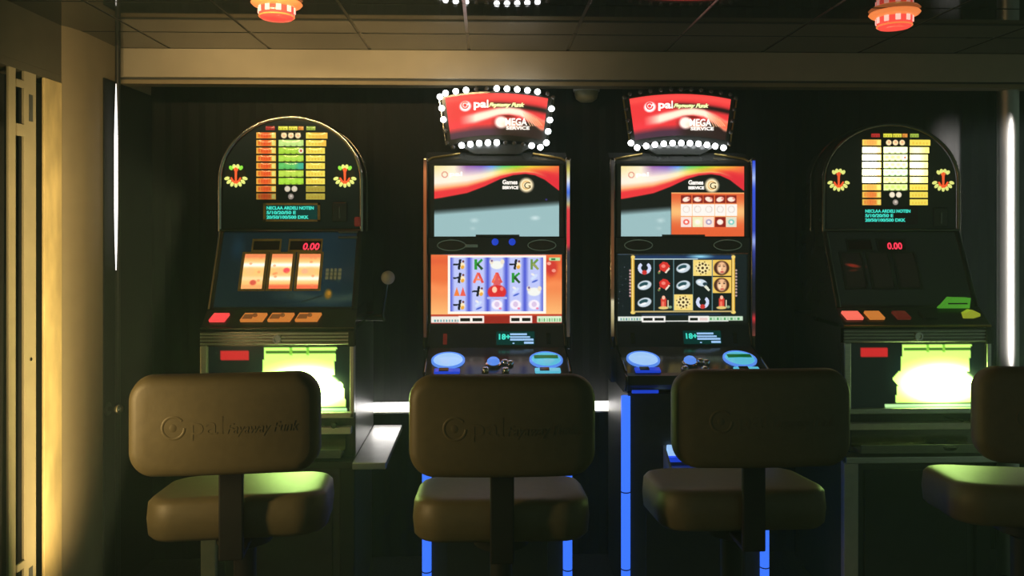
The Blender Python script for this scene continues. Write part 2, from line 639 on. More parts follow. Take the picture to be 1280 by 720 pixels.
# round metal column at the right and slim round post at the left
c = at(1262, 300, 3.36)
bm = new()
lathe(bm, [(0.042, 0.0), (0.042, CEIL)], 48, Matrix.Translation((c.x + 0.006, 3.38, 0)))
tag(obj('column', bm, M['satin'], smooth=40), 'round satin metal column at the right edge beside the dark fruit machine', 'column')
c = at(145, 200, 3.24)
t = thing('post_highlight', 'white highlight, made as a slim glowing rod on a black post next to the tan pier', 'lamp', (c.x, 3.24, 0))
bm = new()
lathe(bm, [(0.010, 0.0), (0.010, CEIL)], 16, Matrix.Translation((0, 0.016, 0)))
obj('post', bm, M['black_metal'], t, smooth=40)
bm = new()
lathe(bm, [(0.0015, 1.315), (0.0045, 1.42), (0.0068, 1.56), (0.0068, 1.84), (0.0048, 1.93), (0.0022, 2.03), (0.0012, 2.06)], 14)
obj('tube', bm, M['highlight_rod'], t, smooth=60)  # glowing rod added for the white highlight on the post

# strip light on the wall behind the machines
p0, p1 = at(440, 512, 3.5), at(772, 512, 3.5)
t = thing('strip_light', 'white tube light low on the black wall between the machines', 'light', ((p0.x + p1.x) / 2, 3.60, p0.z))
hw = (p1.x - p0.x) / 2
obj('housing', box(new(), -hw - 0.02, hw + 0.02, -0.06, 0.02, -0.030, -0.020, 0.003), M['pale_steel'], t)
bm = new()
tube(bm, [(-hw, -0.05, 0), (hw, -0.05, 0)], 0.019, 14)
obj('tube', bm, M['white_tube'], t, smooth=50)
for s in (-1, 1):
    obj('end_cap', box(new(), s * (hw + 0.004) - 0.006, s * (hw + 0.004) + 0.006, -0.07, 0.02, -0.024, 0.024, 0.003), M['ivory'], t)

# chrome knob on the black wall at the left
t = thing('knob', 'small round chrome knob low on the dark side of the tan pier', 'knob', (-1.500, 3.20, at(149, 511, 3.2).z))
bm = new()
R = Matrix.Rotation(PI / 2, 4, 'Y')
lathe(bm, [(0.0, 0.066), (0.010, 0.064), (0.019, 0.056), (0.023, 0.044), (0.019, 0.032), (0.010, 0.026), (0.009, 0.0)], 20, R)
obj('ball', bm, M['chrome'], t, smooth=60)
bm = new()
lathe(bm, [(0.026, 0.006), (0.026, -0.004)], 20, R)
obj('rose', bm, M['black_metal'], t)

# dim round fitting under the beam
c = at(733, 118, 3.5)
t = thing('ceiling_fitting', 'dim round plastic fitting under the beam between the two lit signs', 'fitting', (c.x, 3.50, c.z))
bm = new()
lathe(bm, [(0.0, -0.036), (0.028, -0.033), (0.046, -0.020), (0.052, 0.0), (0.052, 0.012)], 28)
obj('dome', bm, M['bowl'], t, smooth=50)
bm = new()
lathe(bm, [(0.058, 0.012), (0.058, 0.026), (0.05, 0.03)], 28)
obj('ring', bm, M['ivory'], t, smooth=40)
bm = new()
tube(bm, [(0, 0, 0.02), (0, 0, CEIL + 0.012 - c.z)], 0.012, 10)
obj('stem', bm, M['black_metal'], t)


# ------------------------------------------------------------------ red lamps under the ceiling
def red_lamp(px, Y, label):
    c = at(px, 10, Y)
    t = thing('ceiling_lamp', label, 'lamp', (c.x, Y, CEIL), group='red glass lamps under the ceiling')
    t.scale = (0.9, 0.9, 0.86)
    bm = new()
    lathe(bm, [(0.058, 0.0), (0.086, -0.002), (0.090, -0.008), (0.083, -0.016), (0.064, -0.024), (0.058, -0.024)], 40)
    obj('flange', bm, M['amber_glass'], t, smooth=50)
    bm = new()
    lathe(bm, [(0.058, -0.010), (0.0635, -0.020), (0.063, -0.040), (0.060, -0.056), (0.054, -0.064), (0.030, -0.066), (0.0, -0.066)], 40)
    obj('cup', bm, M['red_glass'], t, smooth=50)
    bm = new()
    box(bm, -0.009, 0.009, -0.0655, -0.061, -0.046, -0.012, 0.002)
    src = None
    for k in range(10):
        a = 2 * PI * k / 10 + 0.35
        if src is None:
            src = obj('pane', bm, M['red_pane'], t)
            src.rotation_euler = (0, 0, a)
        else:
            instance('pane', src, t, rot=(0, 0, a))
    bm = new()
    tube(bm, [(0.0605 * math.cos(2 * PI * k / 40), 0.0605 * math.sin(2 * PI * k / 40), -0.056) for k in range(40)], 0.003, 6, True)
    obj('rim', bm, M['amber_glass'], t, smooth=60)
    return t


red_lamp(346, 2.60, 'red glass ceiling lamp above the fruit machine with lit reels')
red_lamp(1118, 2.66, 'red glass ceiling lamp above the darker fruit machine at right')


# ------------------------------------------------------------------ video slot machines
def upper_screen(kind):
    c = Canvas(156, 88, 1.5, (14, 16, 14))
    X, Y = c.X, c.Y
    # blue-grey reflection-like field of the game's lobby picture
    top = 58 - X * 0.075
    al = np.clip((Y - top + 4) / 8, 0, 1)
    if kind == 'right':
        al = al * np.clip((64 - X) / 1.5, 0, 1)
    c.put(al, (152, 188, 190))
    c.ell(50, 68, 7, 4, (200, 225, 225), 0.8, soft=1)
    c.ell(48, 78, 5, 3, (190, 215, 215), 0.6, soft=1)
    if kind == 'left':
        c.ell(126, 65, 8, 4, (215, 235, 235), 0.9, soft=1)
    # rainbow wave
    s = 4.78
    bx = [0, 40 / s, 195 / s, 300 / s, 395 / s, 470 / s, 545 / s, 600 / s, 660 / s, 745 / s]
    by = [200 / s, 194 / s, 165 / s, 125 / s, 80 / s, 58 / s, 50 / s, 58 / s, 85 / s, 150 / s]
    yb = np.interp(X, bx, by)
    t = Y / yb
    kx = np.array([0, 25, 40, 58, 72, 86, 102, 120, 140, 156.])
    rain = np.array([(240, 225, 150), (250, 240, 205), (150, 100, 170), (120, 90, 190), (90, 150, 240), (80, 200, 120),
                     (130, 215, 60), (225, 220, 60), (240, 170, 60), (240, 110, 60)], float)
    midc = np.array([(255, 240, 220), (255, 248, 225), (255, 240, 225), (250, 235, 215), (250, 240, 190), (240, 225, 110),
                     (215, 190, 60), (250, 150, 60), (240, 80, 60), (230, 60, 60)], float)
    rc = np.stack([np.interp(X, kx, rain[:, i]) for i in range(3)], -1)
    mc = np.stack([np.interp(X, kx, midc[:, i]) for i in range(3)], -1)
    a = np.clip(t / 0.4, 0, 1)[..., None]
    col = rc * (1 - a) + mc * a
    orange = np.array((250, 170, 110.))
    red = np.array((232, 52, 58.))
    b = np.clip((t - 0.52) / 0.18, 0, 1)[..., None]
    col = col * (1 - b) + orange * b
    b = np.clip((t - 0.68) / 0.12, 0, 1)[..., None]
    col = col * (1 - b) + red * b
    rr = np.clip((X - 118) / 25, 0, 1) * np.clip((t - 0.25) / 0.3, 0, 1)
    col = col * (1 - rr[..., None]) + np.array((222, 42, 55.)) * rr[..., None]
    m = np.clip((yb - Y) / 1.2, 0, 1)
    c.a = c.a * (1 - m[..., None]) + col * m[..., None]
    # lobby mark, circle and ring
    c.ring(13, 11, 2.6, 4.2, (215, 130, 110), 0.8)
    c.ell(115, 24, 10.5, 10.5, (255, 238, 190), soft=0.35)
    c.ring(115, 24, 4.0, 5.6, (235, 190, 120), 0.9, a0=20, a1=330)
    c.ell(140, 42, 2, 2, (60, 50, 130), soft=0.8)
    if kind == 'right':
        x0, y0, x1, y1 = 64, 33, 156, 88
        c.rect(x0, y0, x1, y1, (225, 95, 50))
        g = np.exp(-((Y - 57) / 12.0) ** 2) * ((X >= x0) & (Y >= y0))
        c.put(g * 0.85, (250, 205, 130))
        c.rect(x0, y0, x1, y0 + 1.6, (250, 180, 110))
        cw = 14.3
        for k in range(5):
            cx = x0 + 12 + k * cw
            c.rect(cx, 36.5, cx + cw - 1, 46.5, (135, 28, 22))
            c.ell(cx + 6.5, 41.5, 5.5, 3.4, (255, 235, 215), ang=0.3 * (k % 3 - 1))
            c.ell(cx + 9.5, 40.5, 2, 1.5, (240, 150, 130))
            c.rect(cx, 48, cx + cw - 0.6, 62, (250, 246, 236))
            c.ring(cx + 6.6, 54, 3.4, 4.6, (215, 205, 200), 0.8)
            c.rect(cx, 64, cx + cw - 1, 76, [(245, 225, 215), (236, 236, 190), (250, 225, 205), (140, 30, 25), (225, 225, 200)][k])
            c.ell(cx + 6.5, 70, 4.5, 4.0, [(240, 90, 70), (250, 250, 220), (170, 160, 190), (255, 235, 215), (120, 205, 190)][k])
            c.ell(cx + 6.5, 70, 2.2, 2.0, (250, 240, 235))
    else:
        pass
    c.rect(52, 85.5, 106, 88, (10, 12, 10))
    return c


def sym(c, kind, cx, cy, r):
    if kind == 'bird':
        c.ell(cx + r * 0.35, cy + r * 0.15, r * 0.55, r * 0.5, (250, 232, 190), ang=0.5)
        c.ell(cx + r * 0.45, cy + r * 0.45, r * 0.3, r * 0.35, (235, 170, 60), ang=0.5)
        c.line(cx - r, cy + r * 0.05, cx + r * 0.1, cy - r * 0.05, r * 0.28, (15, 20, 35))
        c.line(cx + r * 0.1, cy - r * 0.8, cx - r * 0.15, cy + r * 0.8, r * 0.38, (15, 18, 30))
        c.ell(cx + r * 0.55, cy - r * 0.45, r * 0.2, r * 0.2, (120, 60, 50))
    elif kind in ('K', 'Kg'):
        g = (40, 150, 50) if kind == 'K' else (110, 150, 70)
        c.line(cx - r * 0.4, cy - r * 0.8, cx - r * 0.4, cy + r * 0.8, r * 0.4, g)
        c.line(cx - r * 0.3, cy + r * 0.1, cx + r * 0.6, cy - r * 0.75, r * 0.36, g)
        c.line(cx - r * 0.2, cy - r * 0.1, cx + r * 0.65, cy + r * 0.8, r * 0.40, (40, 80, 40) if kind == 'K' else (150, 160, 90))
    elif kind == 'A':
        c.line(cx - r * 0.7, cy + r * 0.8, cx, cy - r * 0.8, r * 0.4, (240, 110, 80))
        c.line(cx + r * 0.7, cy + r * 0.8, cx, cy - r * 0.8, r * 0.4, (225, 80, 75))
        c.line(cx - r * 0.4, cy + r * 0.25, cx + r * 0.4, cy + r * 0.25, r * 0.3, (245, 140, 100))
    elif kind == 'AA':
        for dx, cc in ((-0.45, (240, 130, 60)), (0.5, (235, 95, 80))):
            c.poly([(cx + r * (dx - 0.45), cy + r * 0.7), (cx + r * dx, cy - r * 0.7), (cx + r * (dx + 0.45), cy + r * 0.7)], cc)
    elif kind == 'gull':
        c.ell(cx, cy - r * 0.1, r * 0.75, r * 0.3, (205, 222, 250), ang=-0.7)
        c.ell(cx + r * 0.1, cy + r * 0.55, r * 0.6, r * 0.16, (70, 100, 205), ang=-0.4)
        c.ell(cx - r * 0.2, cy - r * 0.5, r * 0.35, r * 0.2, (235, 235, 235), ang=0.5)
    elif kind == 'ring':
        c.ell(cx, cy, r * 0.95, r * 0.85, (246, 240, 250))
        c.ell(cx, cy - r * 0.05, r * 0.45, r * 0.5, (216, 196, 226))
        c.ell(cx + r * 0.5, cy + r * 0.6, r * 0.25, r * 0.2, (235, 130, 170))
    elif kind == 'shell':
        c.ell(cx, cy + r * 0.1, r * 1.15, r * 0.75, (240, 244, 236))
        c.ell(cx - r * 0.85, cy - r * 0.4, r * 0.35, r * 0.45, (236, 226, 205))
        c.ell(cx + r * 0.85, cy - r * 0.4, r * 0.35, r * 0.45, (236, 226, 205))
        c.ell(cx - r * 0.8, cy - r * 0.55, r * 0.2, r * 0.2, (120, 90, 140))


def lower_screen_left():
    W, H = 163, 86
    c = Canvas(W, H, 1.7, (232, 112, 60))
    X, Y = c.X, c.Y
    c.put(np.clip((Y - 30) / 45, 0, 1) * 0.8, (252, 205, 130))
    c.put(np.exp(-((Y - 8) / 5.0) ** 2) * 0.4, (215, 70, 45))
    c.put(np.exp(-((Y - 40 - 4 * np.sin(X / 9)) / 6.0) ** 2) * 0.6, (250, 150, 90))
    c.ell(150, 16, 10, 14, (205, 55, 45), soft=0.5)
    c.ell(147, 11, 3, 2.4, (245, 170, 150))
    c.ell(153, 20, 3, 2.4, (240, 150, 130))
    c.rect(147, 3.5, 161, 7.5, (180, 230, 160), soft=1)
    c.rect(150, 4.5, 155, 6.5, (40, 120, 60))
    c.rect(21, 1, 143, 74, (255, 246, 232))
    x0, y0, x1, y1 = 24, 3.5, 140, 71
    cw = (x1 - x0) / 5
    rh = (y1 - y0) / 4
    for k in range(5):
        a, b = x0 + k * cw, x0 + (k + 1) * cw
        m = ((X >= a) & (X < b) & (Y >= y0) & (Y <= y1)).astype(float)
        t = np.abs((X - (a + b) / 2) / (cw / 2))
        c.put(m, (188, 198, 246))
        c.put(m * np.clip((t - 0.55) / 0.45, 0, 1), (72, 84, 205))
    rows = [['bird', 'bird', 'AA', 'bird'], ['K', 'A', 'bird', 'gull'], ['shell', 'A', None, 'ring'],
            ['bird', 'K', 'gull', 'ring'], ['Kg', 'gull', 'shell', 'ring']]
    for k, col in enumerate(rows):
        for j, s in enumerate(col):
            if s:
                sym(c, s, x0 + (k + 0.5) * cw, y0 + (j + 0.5) * rh, 8.0)
    cx, cy = x0 + 2.5 * cw, y0 + 2.5 * rh
    c.poly([(cx - 5, cy - 8), (cx, cy - 20), (cx + 5, cy - 8)], (220, 90, 90))
    c.ell(cx, cy + 1, 12.5, 10, (215, 42, 45), soft=0.15)
    c.rect(cx - 12.5, cy + 7, cx + 12.5, cy + 10, (170, 180, 235))
    c.ell(cx - 3, cy - 2, 3.5, 4.5, (255, 205, 170))
    c.ell(cx + 6, cy - 3, 2.4, 3, (240, 130, 120))
    # bar of credits
    c.rect(0, 74.5, W, 77, (190, 60, 40))
    c.rect(0, 77, W, 86, (150, 38, 28))
    c.rect(0, 77, 38, 85, (235, 232, 222), soft=1)
    c.rect(132, 77, W, 85, (215, 240, 205), soft=1)
    for k in range(9):
        c.rect(4 + k * 3.6, 81, 6 + k * 3.6, 84, [(60, 150, 160), (120, 130, 130)][k % 2], 0.8)
        c.rect(134 + k * 3.2, 80, 136 + k * 3.2, 84, [(70, 160, 80), (150, 190, 150)][k % 2], 0.8)
    for a, b in ((34, 66), (98, 126)):
        c.rect(a, 76.5, b, 85.5, (250, 242, 232), soft=1)
        c.rect(a + 2, 79, (a + b) / 2 - 1.5, 83.5, (22, 20, 18))
        c.rect((a + b) / 2 + 1.5, 79, b - 2, 83.5, (22, 20, 18))
    return c


def sym2(c, kind, cx, cy):
    if kind == 'claw':
        c.ring(cx, cy, 4.3, 8.3, (206, 218, 245), 1, 0.95, 0, 235)
        c.ring(cx, cy, 4.3, 8.3, (206, 218, 245), 1, 0.95, 305, 360)
        c.ring(cx, cy, 5.6, 7.0, (110, 130, 200), 1, 0.95, 60, 120)
        c.ell(cx, cy + 5.5, 3.6, 3.4, (200, 50, 45))
    elif kind == 'ring':
        c.ell(cx, cy, 9.6, 6.2, (205, 220, 228), ang=-0.25, soft=0.15)
        c.ell(cx - 1.2, cy - 1.0, 6.4, 3.0, (35, 75, 82), ang=-0.3, soft=0.2)
        c.ell(cx - 1.4, cy + 2.0, 5.0, 1.6, (245, 250, 250), ang=-0.35)
    elif kind == 'rose':
        c.poly([(cx - 6, cy - 4), (cx - 1, cy - 8), (cx + 4, cy - 7), (cx + 8, cy - 2), (cx + 1, cy + 5), (cx - 5, cy + 2)], (212, 48, 42))
        c.ell(cx - 0.5, cy - 2.5, 3, 2.5, (245, 130, 115))
        c.line(cx - 5, cy + 3, cx - 7, cy + 7, 1.8, (235, 150, 120))
        c.line(cx + 7, cy, cx + 2, cy + 6, 2.0, (240, 225, 205))
        c.ell(cx - 6, cy + 6, 2, 1.2, (70, 130, 60))
    elif kind == 'candle':
        c.rect(cx - 4, cy - 5, cx + 3.2, cy + 6, (212, 60, 48), soft=1)
        c.ell(cx - 0.4, cy - 6, 2.4, 2.8, (255, 190, 160))
        c.rect(cx - 2.5, cy - 1, cx + 0.5, cy + 5, (240, 120, 95), soft=1)
        c.ell(cx - 0.5, cy + 7, 7.5, 2.2, (226, 200, 120))
        c.rect(cx + 4.5, cy - 3, cx + 6, cy + 6, (232, 225, 190))
        c.ell(cx + 8, cy + 6, 2.6, 2.0, (130, 160, 120))
    elif kind == 'wheel':
        c.rect(cx - 11.8, cy - 10, cx + 11.8, cy + 10, (240, 214, 120))
        c.ell(cx, cy, 11, 9.4, (248, 232, 165), soft=0.4)
        for k in range(8):
            a = 2 * PI * k / 8
            c.ell(cx + 5.4 * math.cos(a), cy + 5.4 * math.sin(a), 1.7, 1.7, (70, 48, 22))
            c.ell(cx + 8.6 * math.cos(a + 0.3), cy + 7.8 * math.sin(a + 0.3), 1.1, 1.1, (150, 125, 60))
        c.ell(cx, cy, 2.0, 2.0, (60, 40, 20))
    elif kind == 'horn':
        c.ell(cx - 1.5, cy - 3, 8, 4.8, (206, 222, 232), ang=0.25, soft=0.2)
        c.ell(cx + 3, cy - 1.5, 3.2, 2.4, (35, 60, 70))
        c.line(cx + 3, cy + 1, cx + 8.5, cy + 7, 3.2, (220, 226, 205))
        c.ell(cx - 4, cy - 4, 2.4, 1.5, (250, 252, 252))
    elif kind == 'face':
        c.rect(cx - 12, cy - 10, cx + 12, cy + 10, (238, 200, 92))
        c.ell(cx - 0.5, cy, 10.4, 9.8, (74, 40, 26), soft=0.12)
        c.ell(cx - 0.2, cy - 0.2, 7.0, 9.0, (240, 190, 142), soft=0.3)
        c.ell(cx - 2.4, cy + 1.4, 3.4, 5, (252, 222, 180), soft=0.8)
        for s in (-1, 1):
            c.ell(cx - 0.2 + 3 * s, cy - 2.0, 1.7, 0.9, (60, 44, 40))
            c.line(cx - 0.2 + 1.5 * s, cy - 3.8, cx - 0.2 + 4.6 * s, cy - 4.2, 0.8, (95, 60, 40))
        c.ell(cx, cy + 1.6, 1.0, 1.6, (215, 150, 110))
        c.ell(cx + 0.2, cy + 5.0, 2.7, 1.2, (200, 75, 70))


def lower_screen_right():
    W, H = 163, 86
    c = Canvas(W, H, 1.7, (15, 24, 28))
    for _ in range(60):
        x, y = rng.random() * W, rng.random() * 74
        c.ell(x, y, 0.9, 0.9, (120, 135, 140), 0.5 + 0.5 * rng.random(), soft=0.9)
    gx0, gy0, gx1, gy1 = 17, 3, 148, 73
    c.rect(gx0, gy0 - 2, gx1, gy0 + 3, (26, 52, 92), soft=2)
    c.ell(104, 2.5, 20, 3.2, (150, 220, 245), soft=0.9)
    for a in (gx0, gx1 - 4):
        c.rect(a, gy0 - 1, a + 4, gy1 + 1, (214, 172, 62))
        c.rect(a + 1.2, gy0, a + 2.4, gy1, (250, 226, 140))
        c.ell(a + 2, gy1, 3.6, 2.4, (240, 212, 110))
        c.ell(a + 2, gy0, 3.0, 2.4, (240, 212, 110))
    for k in range(9):
        c.ell(gx0 - 1.5, 20 + k * 4, 1.5, 1.5, (196, 160, 160))
        c.ell(gx1 + 1.5, 20 + k * 4, 1.5, 1.5, (186, 160, 150))
    c.rect(gx0 + 3, gy1 - 2, gx1 - 3, gy1 - 0.4, (190, 170, 110))
    c.rect(gx0 + 4, gy0 + 3, gx1 - 4, gy1 - 2, (12, 22, 24))
    c.rect(gx0 + 4, gy0 + 1.8, gx0 + 84, gy0 + 3.2, (190, 215, 215))
    x0 = gx0 + 4.3
    cw = (gx1 - 4.3 - x0) / 5
    y0 = gy0 + 3.2
    rh = (gy1 - 2 - y0) / 3
    cols = [['claw', 'ring', 'ring'], ['rose', 'rose', 'candle'], ['ring', 'ring', 'wheel'], ['wheel', 'horn', 'claw'],
            ['face', 'face', 'candle']]
    for k, cc in enumerate(cols):
        for j, s in enumerate(cc):
            sym2(c, s, x0 + (k + 0.5) * cw, y0 + (j + 0.5) * rh)
    for k in range(1, 5):
        c.rect(x0 + k * cw - 0.5, y0, x0 + k * cw + 0.5, gy1 - 2, (120, 165, 172), 0.7)
    c.rect(30, 75, 130, 76, (40, 60, 90), soft=1)
    c.rect(0, 78, W, 86, (16, 20, 18))
    c.rect(0, 78, 34, 83.5, (222, 232, 222), soft=1)
    c.rect(112, 78, 158, 83.5, (196, 226, 196), soft=1)
    c.rect(40, 83.5, 140, 84.8, (215, 222, 215))
    for k in range(9):
        c.rect(3 + k * 3.4, 80, 5 + k * 3.4, 83, [(70, 130, 140), (110, 170, 130)][k % 2], 0.8)
        c.rect(116 + k * 4.4, 80, 118.5 + k * 4.4, 83, [(60, 150, 80), (150, 200, 160)][k % 2], 0.9)
    for a, b in ((30, 60), (89, 115)):
        c.rect(a, 77.5, b, 85.3, (242, 242, 236), soft=1)
        c.rect(a + 2, 79.6, (a + b) / 2 - 1.3, 83.4, (20, 22, 20))
        c.rect((a + b) / 2 + 1.3, 79.6, b - 2, 83.4, (20, 22, 20) if a < 50 else (225, 200, 195))
    return c


def sign_face():
    c = Canvas(128, 52, 2.2, (222, 52, 55))
    X, Y = c.X, c.Y
    c.put(np.exp(-((Y - 4) / 4.0) ** 2) * 0.7, (236, 80, 72))
    c.put(np.clip((X - 42) / 20, 0, 1) * np.exp(-((Y - 14.5 - (X - 60) * 0.02) / 3.4) ** 2), (24, 16, 16))
    c.put(np.clip((Y - 38) / 8, 0, 1) * 0.85, (42, 40, 60))
    c.put(np.clip((X - 55) / 20, 0, 1) * np.clip((Y - 30) / 5, 0, 1), (38, 22, 20))
    c.put(np.exp(-((Y - 36) / 6.0) ** 2) * np.clip((34 - X) / 12, 0, 1) * 0.7, (230, 55, 65))
    ya = np.interp(X, [18, 34, 52, 66, 80, 94, 110, 124], [31, 30, 26.5, 23, 21.5, 22.5, 28, 34])
    wd = np.interp(X, [18, 40, 70, 95, 124], [5.5, 6.0, 4.6, 4.6, 6.0])
    g = np.exp(-((Y - ya) / wd) ** 4)
    c.put(g * np.clip((X - 14) / 22, 0, 1), (255, 232, 206))
    c.put(g * np.clip((X - 98) / 18, 0, 1) * 0.9, (236, 92, 60))
    for k in range(6):
        c.line(98 + k * 3.5, 22 + k, 110 + k * 3, 38 - k * 0.7, 1.0, (255, 200, 150), 0.8)
    c.ell(78, 28.5, 15, 2.6, (104, 22, 18), 0.9, soft=0.7)
    c.ell(70, 36, 10.5, 9, (255, 240, 225), soft=0.4)
    c.ell(86, 38.5, 19, 7, (250, 190, 160), 0.8, soft=0.7)
    c.ell(24, 14, 8.6, 7.4, (255, 240, 236), soft=0.3)
    return c


SIGN_LED = {}
GREY_LABEL = 'grey'


def edge_canvas(stops):
    c = Canvas(2, 60, 1.0, (0, 0, 0))
    ys = [s[0] * 60 for s in stops]
    for i in range(3):
        c.a[..., i] = np.interp(c.Y, ys, [s[1][i] for s in stops])
    return c


BUTTON_PROF = [(0.0, 0.012), (0.030, 0.0115), (0.041, 0.009)]


def video_machine(cx, label, kind):
    base = at(cx, 300, 3.20)
    X = base.x
    YF = 3.0
    t = thing('video_slot_machine', label, 'slot machine', (X, YF, 0), group='video slot machines')
    k = 3.2 / F
    HW = 0.292
    zt = lambda py, Y=3.2: CAM.z + (HOR - py) / F * Y
    # base cabinet
    bm = box(new(), -0.255, 0.255, 0.0, 0.50, 0.03, 0.862, 0.004)
    obj('base_cabinet', bm, M['black'], t)
    obj('plinth', box(new(), -0.245, 0.245, 0.03, 0.48, 0.0, 0.03), M['black_matt'], t)
    obj('base_door', box(new(), -0.19, 0.19, -0.008, 0.0, 0.06, 0.56, 0.003), M['black_gloss'], t)
    for s in (-1, 1):
        bm = new()
        tube(bm, [(s * 0.264, 0.0, 0.02), (s * 0.264, 0.0, 0.852)], 0.0175, 12)
        ls = obj('light_strip', bm, M['blue_strip'], t, smooth=60)
        bm = new()
        for z in (0.49, 0.20):
            tube(bm, [(s * 0.264, 0.0, z), (s * 0.264, 0.0, z + 0.004)], 0.0185, 12)
        obj('clip', bm, M['black_metal'], ls)
    tr = new()
    prism_x(tr, [(0.0, 0.575), (-0.105, 0.583), (-0.112, 0.608), (-0.104, 0.610), (-0.097, 0.596), (0.0, 0.588)], -0.118, 0.118)
    for s in (-1, 1):
        prism_x(tr, [(0.0, 0.575), (-0.105, 0.583), (-0.112, 0.612), (0.0, 0.665)], s * 0.118 - 0.004, s * 0.118 + 0.004)
    ct = obj('coin_tray', tr, M['pale_steel'], t)
    obj('tray_blue_reflection', box(new(), -0.110, 0.110, -0.020, 0.0, 0.606, 0.626, 0.003), M['blue_deep'], t, label='deep blue reflection in the coin tray, made as a glowing bar')  # blue reflections of the tray, put in as glowing blocks
    obj('tray_glint', box(new(), -0.110, -0.068, -0.022, 0.0, 0.630, 0.668, 0.004), M['blue_core'], t, label='pale blue glint on the coin tray, made as a glowing block')
    # control deck
    dp = [(0.20, 0.862), (0.20, 1.10), (0.160, 1.012), (-0.040, 0.946), (-0.055, 0.938), (-0.058, 0.905), (-0.04, 0.885), (0.02, 0.862)]
    obj('control_deck', prism_x(new(), dp, -0.268, 0.268), M['black_gloss'], t)
    for s in (-1, 1):
        bm = new()
        tube(bm, [(s * 0.271, y, z) for y, z in ((0.200, 1.10), (0.162, 1.016), (0.06, 0.982), (-0.040, 0.950), (-0.058, 0.935), (-0.06, 0.905), (-0.04, 0.883))], 0.006, 8)
        obj('deck_trim', bm, M['chrome_dark'], t, smooth=60)
    # cabinet
    cp = [(0.20, 0.862), (0.52, 0.862), (0.52, 1.74), (0.40, 1.80), (0.30, 1.80), (0.235, 1.765), (0.215, 1.10)]
    cab = obj('cabinet', prism_x(new(), [(0.215, 0.862), (0.52, 0.862), (0.52, 1.75), (0.42, 1.795), (0.30, 1.795), (0.225, 1.755), (0.215, 1.74)], -HW + 0.006, HW - 0.006), M['black_gloss'], t)
    for s in (-1, 1):
        bm = new()
        tube(bm, [(s * (HW - 0.004), 0.212, 1.745), (s * (HW - 0.03), 0.235, 1.766), (s * 0.15, 0.270, 1.788)], 0.005, 8)
        obj('top_trim', bm, M['gold'], t, smooth=60)
    for s in (-1, 1):
        bm = box(new(), s * (HW - 0.007) - 0.010, s * (HW - 0.007) + 0.010, 0.185, 0.26, 1.00, 1.765, 0.006, seg=3)
        obj('side_rail', bm, M['chrome_dark'], t, smooth=40)
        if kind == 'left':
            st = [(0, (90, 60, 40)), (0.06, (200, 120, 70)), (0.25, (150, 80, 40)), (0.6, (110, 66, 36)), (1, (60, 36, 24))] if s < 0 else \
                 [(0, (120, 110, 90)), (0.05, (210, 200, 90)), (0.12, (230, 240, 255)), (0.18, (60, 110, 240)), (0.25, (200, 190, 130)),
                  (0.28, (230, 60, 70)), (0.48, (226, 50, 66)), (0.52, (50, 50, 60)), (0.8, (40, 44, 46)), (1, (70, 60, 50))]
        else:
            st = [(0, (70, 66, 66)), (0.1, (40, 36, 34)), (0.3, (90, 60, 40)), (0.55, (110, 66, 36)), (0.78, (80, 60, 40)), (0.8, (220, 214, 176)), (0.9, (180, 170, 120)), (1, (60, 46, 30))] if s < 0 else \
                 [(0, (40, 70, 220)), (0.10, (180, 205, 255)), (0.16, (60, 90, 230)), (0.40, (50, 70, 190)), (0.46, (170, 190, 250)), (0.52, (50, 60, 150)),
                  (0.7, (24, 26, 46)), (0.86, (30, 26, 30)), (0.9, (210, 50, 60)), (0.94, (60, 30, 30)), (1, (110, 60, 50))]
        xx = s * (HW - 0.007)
        picture('rail_reflection', edge_canvas(st), flat(xx - 0.006, xx + 0.006, 0.1835, 1.05, 1.755), M['pic_edge'], t)  # colour reflections of the chrome rail painted as a glowing strip
    # upper screen
    zu0, zu1 = zt(295.5), zt(207.5)
    obj('screen_bezel', box(new(), -0.268, 0.268, 0.197, 0.218, zu0 - 0.004, zu1 + 0.012, 0.004), M['black_gloss'], t)
    us = picture('upper_screen', upper_screen(kind), flat(-0.249, 0.249, 0.1945, zu0, zu1), M['pic'], t, label='upper screen with a rainbow wave')
    text('screen_letters', 'Games', 0.024, M['white_text'], us, (0.022, 0.192, zu1 - 0.073), 0.060, bold=0.0006)
    text('screen_letters', 'SERVICE', 0.016, M['white_text'], us, (0.022, 0.192, zu1 - 0.092), 0.064, bold=0.0006)
    text('screen_letters', 'G', 0.036, M['gold'], us, (0.107, 0.192, zu1 - 0.090), 0.026)
    text('screen_letters', 'pal', 0.022, M['white_text'], us, (-0.19, 0.192, zu1 - 0.040), 0.05, bold=0.0004)
    # middle bezel with speakers
    zl1 = zt(317.5)
    obj('middle_bezel', box(new(), -0.272, 0.272, 0.190, 0.218, zl1, zu0 - 0.004, 0.003), M['black_gloss'], t)
    for s in (-1, 1):
        bm = new()
        cxp = s * 0.180
        tube(bm, [(cxp + 0.056 * math.cos(2 * PI * q / 28), 0.189, (zl1 + zu0) / 2 + 0.021 * math.sin(2 * PI * q / 28)) for q in range(28)], 0.0035, 6, True)
        sp = obj('speaker', bm, M['chrome'], t, smooth=60)
        bm = new()
        lathe(bm, [(0.0, 0.003), (0.05, 0.001), (0.055, -0.002)], 24, Matrix.Translation((cxp, 0.189, (zl1 + zu0) / 2)) @ Matrix.Diagonal((1, 1, 0.36, 1)) @ Matrix.Rotation(PI / 2, 4, 'X'))
        obj('speaker_mesh', bm, M['black_matt'], sp)
